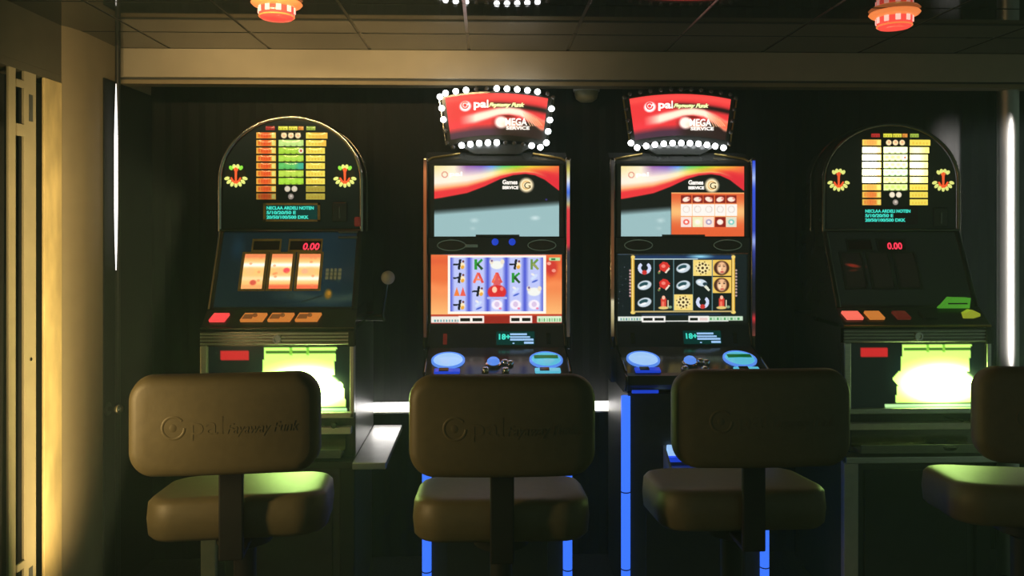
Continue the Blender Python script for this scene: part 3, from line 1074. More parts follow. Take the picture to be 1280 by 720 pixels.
    if kind == 'left':
        for dx in (-0.032, 0.036):
            bm = new()
            lathe(bm, [(0.0, 0.006), (0.011, 0.004), (0.014, -0.001)], 16, Matrix.Translation((dx + 0.025, 0.189, zu0 - 0.022)) @ Matrix.Rotation(PI / 2, 4, 'X'))
            obj('lamp', bm, M['blue_deep'], t, smooth=60, label='small blue light between the screens')
        obj('reader_slot', box(new(), -0.125, -0.075, 0.185, 0.191, zu0 - 0.045, zu0 - 0.030, 0.002), M['chrome'], t)
    # lower screen
    zl0 = zt(404.0)
    obj('screen_bezel', box(new(), -0.272, 0.272, 0.197, 0.218, zl0 - 0.012, zl1, 0.004), M['black_gloss'], t)
    cv = lower_screen_left() if kind == 'left' else lower_screen_right()
    picture('lower_screen', cv, flat(-0.262, 0.260, 0.1945, zl0, zl1 - 0.003), M['pic'], t,
            label='lower screen with fruit reels on orange' if kind == 'left' and False else
            ('lower screen with blue reels on orange ground' if kind == 'left' else 'lower screen with gold framed reels on dark ground'))
    bm = new()
    tube(bm, [(-0.264, 0.192, zl1), (0.264, 0.192, zl1)], 0.003, 6)
    obj('screen_trim', bm, M['chrome'], t, smooth=60)
    # 18+ plate on the sloping upright of the deck
    def slope(xa, xb, za, zb, lift=0.003):
        yy = lambda z: 0.160 + (z - 1.012) / (1.10 - 1.012) * 0.04
        return lambda u, v: (xa + (xb - xa) * u, yy(za + (zb - za) * v) - lift, za + (zb - za) * v)
    f = slope(-0.002, 0.150, 1.022, 1.072)
    bm = new()
    q = [bm.verts.new(f(u, v)) for u, v in ((0, 0), (1, 0), (1, 1), (0, 1))]
    g = slope(-0.002, 0.150, 1.022, 1.072, -0.001)
    q2 = [bm.verts.new(g(u, v)) for u, v in ((0, 0), (1, 0), (1, 1), (0, 1))]
    bm.faces.new(q)
    for i in range(4):
        bm.faces.new((q[i], q[(i + 1) % 4], q2[(i + 1) % 4], q2[i]))
    plate = obj('notice_plate', bm, M['teal_dim'], t)
    tilt = math.atan2(0.088, 0.04)
    text('notice_letters', '18+', 0.030, M['teal_text'], plate, f(0.03, 0.42), 0.046, rot=(tilt, 0, 0), bold=0.0012, depth=0.0004)
    bm = new()
    for i, (a, b, z0, z1) in enumerate(((0.36, 0.80, 0.72, 0.86), (0.36, 0.88, 0.52, 0.64), (0.36, 0.97, 0.32, 0.46), (0.72, 0.97, 0.08, 0.24), (0.42, 0.47, 0.08, 0.16))):
        h = slope(-0.002, 0.150, 1.022, 1.072, 0.0036)
        bm.faces.new([bm.verts.new(h(u, v)) for u, v in ((a, z0), (b, z0), (b, z1), (a, z1))])
    obj('notice_lines', bm, M['blue_core'], plate)
    for s in (-1, 1):
        bm = new()
        pz = 1.045
        f2 = slope(s * 0.205 - 0.008, s * 0.205 + 0.008, pz - 0.020, pz + 0.020, 0.004)
        p = [Vector(f2(u, v)) for u, v in ((0, 0), (1, 0), (1, 1), (0, 1))]
        a = [bm.verts.new(q) for q in p]
        b = [bm.verts.new(q + Vector((0, 0.005, -0.002))) for q in p]
        bm.faces.new(a)
        for i in range(4):
            bm.faces.new((a[i], a[(i + 1) % 4], b[(i + 1) % 4], b[i]))
        obj('card_slot', bm, M['red_dim'] if (s < 0 and kind == 'left') else M['chrome_dark'], t)
    # buttons on the deck
    ang = math.atan2(0.066, 0.20)
    def deck(x, d):
        return Matrix.Translation((x, 0.160 - 0.20 * d, 1.012 - 0.066 * d)) @ Matrix.Rotation(ang, 4, 'X')
    for s, m1, m2 in ((-1, 'blue_button', 'blue_core'), (1, 'blue_button', 'teal_core')):
        bm = new()
        lathe(bm, [(0.064, 0.0), (0.064, 0.006), (0.058, 0.009), (0.055, 0.006)], 32, deck(s * 0.187, 0.52))
        rb = obj('round_button', bm, M[m1], t, smooth=40)
        bm = new()
        lathe(bm, [(0.0, 0.011), (0.030, 0.010), (0.046, 0.008), (0.055, 0.006)], 32, deck(s * 0.187, 0.52))
        obj('lens', bm, M[m2], rb, smooth=60)
        if s > 0:
            bm = new()
            box(bm, -0.046, 0.046, -0.002, 0.022, 0.0095, 0.0125, 0.001)
            bm.transform(deck(s * 0.187, 0.52))
            obj('band', bm, M['green_band'], rb)
        bm = new()
        box(bm, -0.048, 0.048, -0.016, 0.016, 0.0, 0.010, 0.004)
        bm.transform(deck(s * 0.187, 0.94))
        sb = obj('flat_button', bm, M['blue_deep' if s < 0 else 'teal_core'], t)
        bm = new()
        box(bm, -0.030, 0.006, -0.010, 0.014, 0.009, 0.013, 0.002)
        bm.transform(deck(s * 0.187, 0.94))
        obj('insert', bm, M['black_gloss'], sb)
    bm = new()
    lathe(bm, [(0.030, 0.0), (0.030, 0.008), (0.024, 0.012)], 24, deck(-0.015, 0.68))
    mb = obj('dome_button', bm, M['chrome'], t, smooth=40)
    bm = new()
    lathe(bm, [(0.024, 0.010), (0.023, 0.020), (0.015, 0.028), (0.0, 0.030)], 24, deck(-0.015, 0.68))
    obj('lens', bm, M['blue_button'], mb, smooth=60)
    for dx, dd in ((0.028, 0.62), (0.048, 0.66), (-0.045, 0.90), (0.030, 0.92)):
        bm = new()
        lathe(bm, [(0.014, 0.0), (0.014, 0.010), (0.009, 0.016), (0.0, 0.017)], 16, deck(dx, dd))
        obj('small_button', bm, M['chrome'], t, smooth=50)
    obj('deck_glow', box(new(), -0.250, -0.150, -0.052, -0.046, 0.872, 0.884, 0.002), M['blue_deep'], t) if kind == 'right' else None

    # lit sign on top
    zs = lambda py: CAM.z + (HOR - py) / F * 3.24
    ys = 0.240
    kx = 3.24 / F
    def edge(u, top):
        # outline in photo units relative to the sign's middle
        if top:
            return (-69.5 + 139 * u, 121.5 - 6.5 * (1 - (2 * u - 1) ** 2))
        return (-60.5 + 121 * u, 182.0 - 6.5 * (1 - (2 * u - 1) ** 2))
    def sp(u, v, inset=0.0, y=ys):
        a, b = edge(u, True), edge(u, False)
        px = b[0] + (a[0] - b[0]) * v
        py = b[1] + (a[1] - b[1]) * v
        return (px * kx, y - 0.018 * (1 - (2 * u - 1) ** 2), zs(py))
    N = 16
    prof = [sp(i / N, 1) for i in range(N + 1)] + [sp(i / N, 0) for i in range(N, -1, -1)]
    bm = new()
    a = [bm.verts.new(Vector(p)) for p in prof]
    b = [bm.verts.new(Vector((p[0], ys + 0.055, p[2]))) for p in prof]
    n = len(prof)
    for i in range(n):
        bm.faces.new((a[i], a[(i + 1) % n], b[(i + 1) % n], b[i]))
    bm.faces.new(b)
    for i in range(N):
        bm.faces.new((a[i], a[i + 1], a[n - 2 - i], a[n - 1 - i]))
    sign = obj('topper_sign', bm, M['black_gloss'], t, label='red lit sign with arched top')
    picture('sign_face', sign_face(), lambda u, v: tuple(Vector(sp(0.035 + 0.93 * u, 0.10 + 0.86 * v)) + Vector((0, -0.002, 0))), M['pic_sign'], sign)
    for s in (0, 1):
        bm = new()
        e0, e1 = Vector(sp(s, 0.0)), Vector(sp(s, 1.0))
        off = Vector((-0.008 if s == 0 else 0.008, -0.003, 0))
        tube(bm, [e0 + off, e1 + off], 0.0035, 6)
        obj('sign_edge', bm, M['gold' if kind == 'right' else 'chrome'], sign)
    def onface(u, v, dy=-0.004):
        return Vector(sp(0.035 + 0.93 * u, 0.10 + 0.86 * v)) + Vector((0, dy, 0))
    bm = new()
    c0 = onface(0.185, 0.755)
    tube(bm, [c0 + Vector((0.0125 * math.cos(q), 0, 0.0125 * math.sin(q))) for q in np.linspace(0.6, 2 * PI, 16)], 0.003, 6)
    lathe(bm, [(0.0, 0.002), (0.006, 0.001), (0.007, -0.001)], 12, Matrix.Translation(c0) @ Matrix.Rotation(PI / 2, 4, 'X'))
    obj('sign_emblem', bm, M['red_btn'], sign)
    text('sign_letters', 'pal', 0.042, M['white_text'], sign, onface(0.265, 0.685), 0.062, bold=0.0013)
    text('sign_letters', 'Fayaway Funk', 0.021, M['lime_text'], sign, onface(0.42, 0.680, -0.006), 0.145, shear=0.35, bold=0.0011)
    text('sign_letters', 'MEGA', 0.040, M['white_text'], sign, onface(0.585, 0.235, -0.006), 0.088, bold=0.0008)
    text('sign_letters', 'SERVICE', 0.018, M['white_text'], sign, onface(0.60, 0.135, -0.006), 0.094, bold=0.0005)
    # bulbs all round, some of them lit
    pos = []
    for i in range(11):
        u = (i + 0.5) / 11
        pos.append(('b', i, sp(u, -0.055)))
        pos.append(('t', i, sp(u, 1.055)))
    for i in range(5):
        v = 0.06 + 0.235 * i
        pos.append(('l', i, tuple(Vector(sp(0.0, v)) + Vector((-0.004, 0, 0)))))
        pos.append(('r', i, tuple(Vector(sp(1.0, v)) + Vector((0.004, 0, 0)))))
    lit = {'left': {'b': (1, 2, 3, 4, 5, 9, 10), 't': (0, 1, 2, 5, 6, 7, 8, 9), 'l': (2, 3, 4), 'r': (0, 1, 2, 3)},
           'right': {'b': tuple(range(12)), 't': (), 'l': (0,), 'r': ()}}[kind]
    srcs = {}
    for side, i, p in pos:
        on = i in lit[side]
        if on not in srcs:
            bm = new()
            lathe(bm, [(0.010, 0.0), (0.0122, 0.005), (0.011, 0.011), (0.007, 0.015), (0.0, 0.0165)], 14, Matrix.Rotation(PI / 2, 4, 'X'))
            if not on:
                bmesh.ops.scale(bm, vec=(0.75, 0.75, 0.75), verts=bm.verts[:])
            srcs[on] = obj('bulb', bm, M['led' if on else 'led_off'], sign, smooth=60, label='lit white bulb' if on else 'unlit bulb', loc=Vector(p) + Vector((0, 0.002, 0)))
        else:
            instance('bulb', srcs[on], sign, Vector(p) + Vector((0, 0.002, 0)))
    bm = new()
    prism_y(bm, [(-0.09, 1.785), (0.09, 1.785), (0.16, zs(180)), (-0.16, zs(180))], 0.26, 0.33)
    obj('sign_bracket', bm, M['black_gloss'], t)
    return t


video_machine(621, 'left video slot machine with blue reels on an orange screen', 'left')
video_machine(853, 'right video slot machine with gold framed reels on a dark lower screen', 'right')


# ------------------------------------------------------------------ fruit machines with round tops
def bar_canvas(kind, seed, left):
    r = np.random.default_rng(seed)
    c = Canvas(24, 8, 1.5, (0, 0, 0))
    X, Y = c.X, c.Y
    if kind == 'l':
        c.a[:] = (236, 190, 70)
        c.put(np.exp(-((X - 11) / 7.5) ** 2) * 0.95, (238, 92, 40))
        for k in range(5):
            c.rect(2.5 + k * 3.2, 2, 4.6 + k * 3.2, 6, (226, 60 + 30 * r.random(), 30), 0.75)
        c.rect(19, 1, 23, 7, (236, 226, 120))
    elif kind == 'r':
        c.a[:] = (246, 226, 90)
        for k in range(5):
            c.rect(3 + k * 4, 3 + r.random(), 5 + k * 4, 6, (236, 190, 60), 0.7)
    else:
        c.a[:] = (190, 226, 90)
    return c


def fruit_machine(cxb, label, kind):
    B = at(cxb, 460, 3.0)
    t = thing('fruit_machine', label, 'slot machine', (B.x, 3.0, 0), group='fruit machines with rounded tops')
    left = kind == 'left'
    H = 0.284
    sd = 1 if left else -1
    zz = lambda py, Y: CAM.z + (HOR - py) / F * Y
    # stand with a steel top that sticks out at the side
    obj('stand', box(new(), -H + 0.006, H - 0.006, 0.02, 0.50, 0.03, 0.600, 0.004), M['black'], t)
    obj('plinth', box(new(), -H + 0.03, H - 0.03, 0.05, 0.48, 0.0, 0.03), M['black_matt'], t)
    obj('stand_door', box(new(), -0.20, 0.20, 0.012, 0.02, 0.06, 0.56, 0.003), M['black_gloss'], t)
    for s in (-1, 1):
        obj('corner_post', box(new(), s * 0.256 - 0.028, s * 0.256 + 0.028, 0.0, 0.03, 0.0, 0.600, 0.004), M['pale_steel'] if s < 0 else M['black_metal'], t)
    obj('stand_top', box(new(), -H - 0.01, H, -0.040, 0.46, 0.600, 0.625, 0.003), M['black_gloss'] if left else M['steel'], t)
    if left:
        obj('side_ledge', box(new(), H + 0.001, 0.408, -0.055, 0.50, 0.600, 0.625, 0.003), M['ledge_steel'], t, label='bright steel ledge beside the stand')
    # lower body: tray, bars, belly door
    zb0, zb1 = zz(521, 3.0), zz(413, 3.0)
    obj('body', box(new(), -H, H, 0.028, 0.50, 0.625, zb1 + 0.02, 0.004), M['black_brushed'], t)
    bm = new()
    prism_x(bm, [(0.03, 0.640), (-0.045, 0.640), (-0.050, 0.672), (-0.044, 0.672), (-0.040, 0.648), (0.03, 0.650)], -0.24, 0.24)
    tr = obj('coin_tray', bm, M['steel'], t)
    bm = new()
    lathe(bm, [(0.0, 0.0), (0.035, 0.0), (0.042, 0.012), (0.0, 0.012)], 20, Matrix.Translation((0.10, -0.02, 0.651)))
    obj('tray_cup', bm, M['black_gloss'], tr, smooth=40)
    obj('tray_back', box(new(), -0.25, 0.25, 0.018, 0.03, 0.650, 0.715, 0.002), M['chrome_dark'], t)
    obj('lower_bar', box(new(), -H + 0.012, H - 0.012, 0.0, 0.03, 0.716, 0.742, 0.004), M['pale_steel'], t)
    bm = new()
    tube(bm, [(0.10, -0.004, 0.765), (0.17, -0.012, 0.752)], 0.004, 8)
    lathe(bm, [(0.0, 0.02), (0.010, 0.018), (0.012, 0.0)], 14, Matrix.Translation((0.21, 0.0, 0.752)) @ Matrix.Rotation(PI / 2, 4, 'X'))
    obj('latch', bm, M['black_metal'], t, smooth=50)
    # belly frame
    bf = new()
    box(bf, -H, -H + 0.026, -0.006, 0.030, zb0, zb1 - 0.052, 0.004)
    box(bf, H - 0.017, H, -0.006, 0.030, zb0, zb1 - 0.052, 0.004)
    box(bf, -H, H, -0.006, 0.030, zb0, zb0 + 0.022, 0.004)
    fr = obj('belly_frame', bf, M['pale_steel'] if left else M['steel'], t)
    # ribbed metal strip above
    rb = obj('trim_panel', box(new(), -H, H, 0.0, 0.03, zb1 - 0.056, zb1, 0.002), M['chrome_dark'], t)
    for i in range(4):
        z = zb1 - 0.009 - i * 0.0125
        bm = new()
        tube(bm, [(-H, 0.0, z), (H, 0.0, z)], 0.0045, 8)
        obj('rib', bm, M['steel'], rb, smooth=60)
    bm = new()
    lathe(bm, [(0.0, 0.008), (0.009, 0.008), (0.010, 0.013), (0.016, 0.013), (0.018, 0.0)], 20, Matrix.Translation((0.0, 0.0, zb1 - 0.028)) @ Matrix.Rotation(PI / 2, 4, 'X'))
    obj('lock', bm, M['chrome'], rb, smooth=40)
    obj('trim_end', box(new(), H - 0.022, H + 0.002, -0.008, 0.03, zb1 - 0.058, zb1 + 0.003, 0.003), M['black_gloss'], rb)
    # backlit belly glass
    c = Canvas(184, 80, 0.55, (10, 16, 16))
    X, Y = c.X, c.Y
    gain = np.ones(X.shape)
    o = 0 if left else -7
    c.ell(118 + o * 0, 40, 75, 52, (22, 70, 58), 0.9, soft=0.9)
    c.poly([(72, 2), (166, 2), (162, 36), (150, 38), (174, 46), (178, 74), (62, 74), (66, 52), (58, 44), (70, 34)], (170, 226, 96))
    c.line(74, 8, 164, 8, 2.2, (70, 120, 40))
    c.rect(104, 2, 108, 12, (110, 170, 50))
    c.rect(126, 2, 130, 12, (110, 170, 50))
    c.rect(48, 76, 180, 79, (150, 200, 130))
    hot = np.exp(-(((X - 125) / 44) ** 2 + ((Y - 50) / 19) ** 2) ** 1.5)
    c.put(np.clip(hot * 1.5, 0, 1), (200, 248, 136))
    inside = np.clip((c.a[..., 1] - 120) / 80, 0, 1)
    gain = 1.0 + inside * (1.2 + (56.0 if left else 37.0) * hot)
    c.rect(16, 6, 52, 17, (206, 36, 40))
    gain = np.where((X > 15) & (X < 53) & (Y < 18), 1.0, gain)
    picture('belly_glass', c, flat(-H + 0.026, H - 0.017, 0.012, zb0 + 0.020, zb1 - 0.054), M['pic_belly'], t, gain, label='brightly backlit green and white glass')
    # sloping shelf with buttons
    zs0, zs1 = zb1, zz(386, 3.08)
    shelf = [(0.0, zb1 + 0.002), (0.005, zb1 + 0.014), (0.072, zs1), (0.30, zs1 + 0.01), (0.30, zb1)]
    obj('button_shelf', prism_x(new(), shelf, -H, H), M['black_gloss'], t)
    bm = new()
    tube(bm, [(-H, -0.001, zb1 + 0.010), (H, -0.001, zb1 + 0.010)], 0.0045, 8)
    obj('shelf_trim', bm, M['chrome_dark' if left else 'gold'], t, smooth=60)
    sa = math.atan2(zs1 - zb1 - 0.014, 0.067)
    def sh(x, d):
        return Matrix.Translation((x, 0.005 + 0.067 * d, zb1 + 0.014 + (zs1 - zb1 - 0.014) * d)) @ Matrix.Rotation(sa, 4, 'X')
    specs = [(-0.226, 0.056, 'red_btn'), (-0.098, 0.082, 'orange_btn'), (0.004, 0.082, 'orange_btn'), (0.106, 0.082, 'orange_btn')] if left else \
            [(-0.236, 0.062, 'pink_btn'), (-0.150, 0.056, 'orange_btn'), (-0.045, 0.050, 'red_dim'), (0.06, 0.05, 'black_gloss')]
    for i, (x, wd, mm) in enumerate(specs):
        bm = new()
        hw_, hd = wd / 2, 0.018
        pr = [(-hw_ - 0.006, -hd), (hw_ - 0.006, -hd), (hw_ + 0.006, hd), (-hw_ + 0.006, hd)]
        if not left:
            pr = [(-a, b) for a, b in pr][::-1]
            pr = [(-hw_ + 0.006, -hd), (hw_ + 0.006, -hd), (hw_ - 0.006, hd), (-hw_ - 0.006, hd)]
        prism_z(bm, pr, 0.0, 0.012)
        bm.transform(sh(x, 0.5))
        bo = obj('button', bm, M[mm], t)
        if mm == 'orange_btn' and left:
            bm = new()
            prism_z(bm, [(-hw_ + 0.001, -hd * 0.7), (-0.004, -hd * 0.7), (0.0, hd * 0.5), (-hw_ + 0.008, hd * 0.5)], 0.0115, 0.0145)
            lathe(bm, [(0.0, 0.020), (0.008, 0.018), (0.009, 0.010)], 12, Matrix.Translation((0.006, 0.004, 0)))
            bm.transform(sh(x, 0.5))
            obj('button_print', bm, M['orange_dim'], bo)
    # sloping reel panel
    zr0, zr1 = zs1, zz(289, 3.2)
    yr0, yr1 = 0.075, 0.205
    obj('reel_housing', prism_x(new(), [(yr0, zr0), (yr1, zr1), (0.48, zr1), (0.48, zr0)], -H + 0.004, H - 0.004), M['black_gloss'], t)
    def rp(x, py, lift=0.0):
        v = (391 - py) / (391 - 291.0)
        nrm = Vector((0, -(zr1 - zr0), (yr1 - yr0))).normalized()
        return Vector((x, yr0 + (yr1 - yr0) * v, zr0 + (zr1 - zr0) * v)) + nrm * lift
    tl = math.atan2(zr1 - zr0, yr1 - yr0)
    W = 172.
    c = Canvas(W, 96, 1.0, (12, 26, 32) if left else (13, 16, 13))
    X, Y = c.X, c.Y
    if left:
        c.put(np.exp(-((X - 130) / 40) ** 2) * 0.6, (20, 44, 58))
        c.put(np.exp(-((Y - 84 - 3 * np.sin(X / 18)) / 6.0) ** 2) * np.clip((X - 60) / 40, 0, 1) * 0.8, (50, 66, 58))
        c.ell(20, 20, 12, 22, (16, 42, 56), 0.8, soft=0.8)
        c.ring(94, 82, 3, 4, (26, 34, 30))
        c.ell(146, 56, 11, 9, (40, 44, 30), 0.9, soft=0.5)
        for k in range(3):
            for q in range(4):
                c.rect(136 + q * 5.2, 48 + k * 5, 139.5 + q * 5.2, 51 + k * 5, (104, 98, 60), 0.8)
        c.ell(141, 80, 6, 8, (126, 92, 26), soft=0.5)
        c.ell(142, 79, 2.4, 3, (170, 120, 34))
        c.line(108, 90, 134, 82, 1.2, (18, 22, 20))
    else:
        c.ell(32, 45, 14, 2.6, (112, 36, 24), ang=0.12, soft=0.6)
        c.ell(32, 58, 16, 18, (26, 20, 14), 0.7, soft=0.9)
    glass = picture('reel_glass', c, lambda u, v: tuple(rp(-H + 0.022 + (2 * H - 0.044) * u, 388 - 95 * v, 0.003)), M['pic_dim'], t,
                    label='dark blue printed glass' if left else 'dark glass')
    def frame(name, x0, x1, p0, p1, wd, m, par, lift=0.006, d=0.008):
        bm = new()
        for (a, b, q0, q1) in ((x0 - wd, x0, p0, p1), (x1, x1 + wd, p0, p1), (x0 - wd, x1 + wd, p0 - 2.4, p0), (x0 - wd, x1 + wd, p1, p1 + 2.4)):
            lo = [bm.verts.new(rp(xx, pp, 0.002)) for xx, pp in ((a, q1), (b, q1), (b, q0), (a, q0))]
            hi = [bm.verts.new(rp(xx, pp, d)) for xx, pp in ((a, q1), (b, q1), (b, q0), (a, q0))]
            bm.faces.new(hi)
            for i in range(4):
                bm.faces.new((lo[i], lo[(i + 1) % 4], hi[(i + 1) % 4], hi[i]))
        return obj(name, bm, m, par)
    kx = 3.1 / F
    xo = lambda px: (px - (cxb + (6 if left else -10))) * kx
    if left:
        wins = [(299, 325), (333, 359), (367.5, 394)]
    else:
        wins = [(1065, 1089), (1100, 1125), (1134, 1159)]
    for i, (a, b) in enumerate(wins):
        xa_, xb_ = xo(a), xo(b)
        if left:
            c = Canvas(26, 44, 1.5, (246, 190, 112))
            X, Y = c.X, c.Y
            c.put(np.exp(-((Y - 14) / 3.0) ** 2), (255, 252, 230))
            c.put(np.exp(-((Y - 31) / 3.0) ** 2) * (0.3 if i == 0 else 0.9), (255, 250, 230))
            c.put(np.exp(-((Y - 2) / 4.0) ** 2) * 0.8, (222, 112, 70))
            c.ell(9 + i * 3, 22, 7, 6, (246, 186, 120), 0.8, soft=0.5)
            c.ell([14, 20, 8][i], [36, 21, 22][i], 5, 4, [(202, 72, 60), (230, 60, 80), (244, 170, 130)][i], 0.9, soft=0.4)
            c.put(np.clip((Y - 37) / 3, 0, 1) * (0.25 if i == 0 else 0.85), (226, 90, 60))
            for q in range(5):
                c.ell(4 + 18 * rng.random(), 3 + 38 * rng.random(), 2.2, 1.8, (226, 130, 80), 0.6)
            g = np.full(X.shape, 1.15)
            m_ = M['pic']
        else:
            c = Canvas(26, 44, 1.0, (16, 12, 10))
            if i == 0:
                c.ell(13, 16, 13, 3.0, (120, 34, 22), ang=0.15, soft=0.6)
                c.ell(13, 22, 9, 2.0, (60, 22, 12), ang=-0.1, soft=0.6)
            g = None
            m_ = M['pic_dim']
        wf = frame('reel_window', xa_, xb_, 321.5, 366, 0.0105, M['frame_brown' if left else 'black_gloss'], t)
        # drum: bulges toward the glass
        picture('reel', c, lambda u, v, xa_=xa_, xb_=xb_: tuple(rp(xa_ + (xb_ - xa_) * u, 366 - 44.5 * v, 0.0035 + 0.003 * (1 - (2 * v - 1) ** 2))), m_, wf, g)
    for a, b, digits in ((308, 341, False), (354, 393, True)) if left else ((1076, 1106, False), (1116, 1150, True)):
        pa, pb = (304.5, 316.5)
        df = frame('display_window', xo(a), xo(b), pa, pb, 0.006, M['frame_brown' if left else 'black_gloss'], t)
        bm = new()
        bm.faces.new([bm.verts.new(rp(xx, pp, 0.0045)) for xx, pp in ((xo(a), pb), (xo(b), pb), (xo(b), pa), (xo(a), pa))])
        obj('display', bm, M['dark_window'], df)
        if digits:
            text('digits', '0.00', 0.040, M['red_digits'], df, rp(xo(a + (16 if left else 11)), pb - 0.5, 0.006), 0.064 if left else 0.060,
                 rot=(tl, 0, 0), shear=0.12, depth=0.0004, bold=0.0009)
    for s in (-1, 1):
        bm = new()
        tube(bm, [rp(s * (H - 0.012), 391, 0.004), rp(s * (H - 0.012), 291, 0.004)], 0.011, 8, ry=0.006)
        obj('panel_edge', bm, M['chrome_dark' if s < 0 else 'black_metal'], t, smooth=60)
    bm = new()
    tube(bm, [rp(-H + 0.004, 291.5, 0.004), rp(H - 0.004, 291.5, 0.004)], 0.004, 8)
    obj('panel_top_trim', bm, M['chrome_dark'], t, smooth=60)
    if left:
        bm = new()
        for z0 in (292.5, 299.5):
            p = rp(0.215, z0, 0.002)
            box(bm, 0.190, 0.268, p.y - 0.012, p.y + 0.006, p.z - 0.005, p.z + 0.005, 0.002)
        obj('coin_slot', bm, M['chrome_dark'], t)
    else:
        bm = new()
        p = rp(0.19, 384, 0.0)
        prism_y(bm, [(0.115, p.z - 0.022), (0.235, p.z - 0.022), (0.240, p.z + 0.018), (0.165, p.z + 0.020)], p.y - 0.03, p.y + 0.02)
        na = obj('note_slot', bm, M['green_lamp'], t, label='green lit note slot')
        obj('slot_mouth', box(new(), 0.15, 0.225, p.y - 0.033, p.y - 0.029, p.z - 0.006, p.z - 0.001), M['black_gloss'], na)
        bm = new()
        prism_y(bm, [(0.190, p.z - 0.072), (0.262, p.z - 0.050), (0.262, p.z - 0.040), (0.232, p.z - 0.026), (0.200, p.z - 0.038)], p.y - 0.055, p.y - 0.02)
        obj('guide_lamp', bm, M['lime_lamp'], na)
    # rounded head
    zh0, zsp, ztop = zr1, zz(226, 3.2), zz(147.5 if left else 153.5, 3.2)
    A = 0.279
    def arch(a, top, n=28, z0=zh0):
        pts = [(a, z0), (a, zsp)]
        for q in range(1, n):
            th = PI * q / n
            pts.append((a * math.cos(th), zsp + (top - zsp) * math.sin(th)))
        pts += [(-a, zsp), (-a, z0)]
        return pts
    obj('head', prism_y(new(), arch(A - 0.006, ztop - 0.006), 0.208, 0.40), M['black_gloss'], t, smooth=30)
    bm = new()
    tube(bm, [(x, 0.200, z) for x, z in arch(A, ztop)], 0.0075, 10)
    obj('arch_trim', bm, M['chrome' if left else 'chrome_dark'], t, smooth=60)
    bm = new()
    tube(bm, [(x, 0.315, z) for x, z in arch(A + 0.004, ztop + 0.004)], 0.006, 8)
    obj('arch_trim', bm, M['chrome_dark'], t, smooth=60)
    bm = new()
    tube(bm, [(-A, 0.198, zh0 + 0.004), (A, 0.198, zh0 + 0.004)], 0.006, 8)
    obj('head_trim', bm, M['chrome_dark'], t, smooth=60)
    obj('paytable_glass', prism_y(new(), arch(A - 0.012, ztop - 0.012, z0=zh0 + 0.012), 0.2005, 0.209), mat('paytable_glass_' + kind, (0.035, 0.05, 0.065) if left else (0.045, 0.05, 0.045), 0.08), t)
    # rows of the paytable, each a lit window
    hx = 361.5 if left else 1119.0
    kh = 3.2 / F
    ox = (hx - 361.5)
    def hp(px, py):
        return ((px - 361.5) * kh - (0.004 if left else -0.012), zz(py, 3.2))
    dy = 0 if left else 6.5
    def bar(name, px0, px1, py, h, c, gainv, lift=0.1985, taper=0.0):
        x0, z0 = hp(px0, py + h / 2 + dy)
        x1, z1 = hp(px1, py - h / 2 + dy)
        bulge = lambda u, v: lift - 0.0015 * math.sin(PI * u) * math.sin(PI * v)
        picture(name, c, lambda u, v: (x0 + (x1 - x0) * u, bulge(u, v), z0 + (z1 - z0) * v), M['pic'], t, np.full(c.X.shape, gainv))
    mids = [(236, 214, 160), (196, 232, 130), (168, 216, 62), (176, 222, 72), (96, 196, 96), (186, 222, 76), (168, 224, 62), (230, 220, 190), (150, 140, 130)]
    for i in range(9):
        py = 170.3 + i * 9.45
        gl = 0.95 if left else [1.1, 3.0, 5.0, 5.0, 5.0, 4.0, 1.3, 1.0, 0.95][i]
        gm = 0.95 if left else [1.1, 2.2, 2.4, 2.8, 2.8, 1.8, 1.2, 1.0, 0.9][i]
        gr = 0.95 if left else [1.0, 1.8, 2.6, 3.4, 3.4, 2.0, 1.1, 0.95, 0.95][i]
        if left and i >= 7:
            gl, gr = (0.8, 0.42) if i == 7 else (0.45, 0.45)
            gm *= 0.8
        cl = bar_canvas('l', i, left)
        if not left:
            cl.put(np.ones(cl.X.shape), (244, 230, 110), 0.6 if i in (0, 6) else 0.3)
            if 0 < i < 6:
                cl.put(np.clip((22 - cl.X) / 6, 0.25, 1), (246, 250, 214), 0.9)
        cr_ = bar_canvas('r', 20 + i, left)
        if not left and 0 < i < 6:
            cr_.put(np.clip(1.2 - np.abs(cr_.X - 8) / 14, 0.3, 1), (250, 246, 196), 0.85)
        if left and i in (0, 1):
            cr_.put(np.clip((cr_.X - (10 if i else 0)) / 14, 0, 1), (246, 182, 66), 0.7)
        bar('award_bar', 320.5, 344.5, py, 7.4, cl, gl)
        bar('award_bar', 381.5, 408 - min(i, 2) * 1.6, py, 7.4, cr_, gr)
        if i in (0, 7, 8):
            n = {0: 3, 7: 2, 8: 1}[i]
            for q in range(n):
                c = Canvas(8, 8, 2.0, (5, 5, 5))
                c.ell(4, 4, 4, 4, mids[i], soft=0.2)
                c.ell(4.2, 3.6, 1.8, 1.8, (236, 150, 110) if i == 0 else (240, 230, 210), 0.7)
                xx = 363 - (n - 1) * 4.3 + q * 8.6
                bar('award_lamp', xx - 4, xx + 4, py, 8, c, gm * 1.1)
        else:
            c = Canvas(30, 8, 1.5, mids[i] if left else tuple(0.25 * v + 0.75 * w_ for v, w_ in zip(mids[i], (244, 250, 190))))
            for q in range(4):
                c.ell(4 + q * 7.2, 3.5, 3.2, 2.6, tuple(min(255, v + 22) for v in mids[i]), 0.6, soft=0.6)
                c.ell(7.4 + q * 7.2, 7.6, 2.0, 1.6, tuple(v * 0.5 for v in mids[i]), 0.6, soft=0.6)
            if i == 4 and left:
                c.put(np.clip((c.X - 18) / 8, 0, 1), (60, 176, 156), 0.8)
            if i == 2:
                c.ell(27, 4, 3.4, 3.8, (250, 236, 210))
                c.ell(27, 4, 1.6, 1.8, (200, 80, 50))
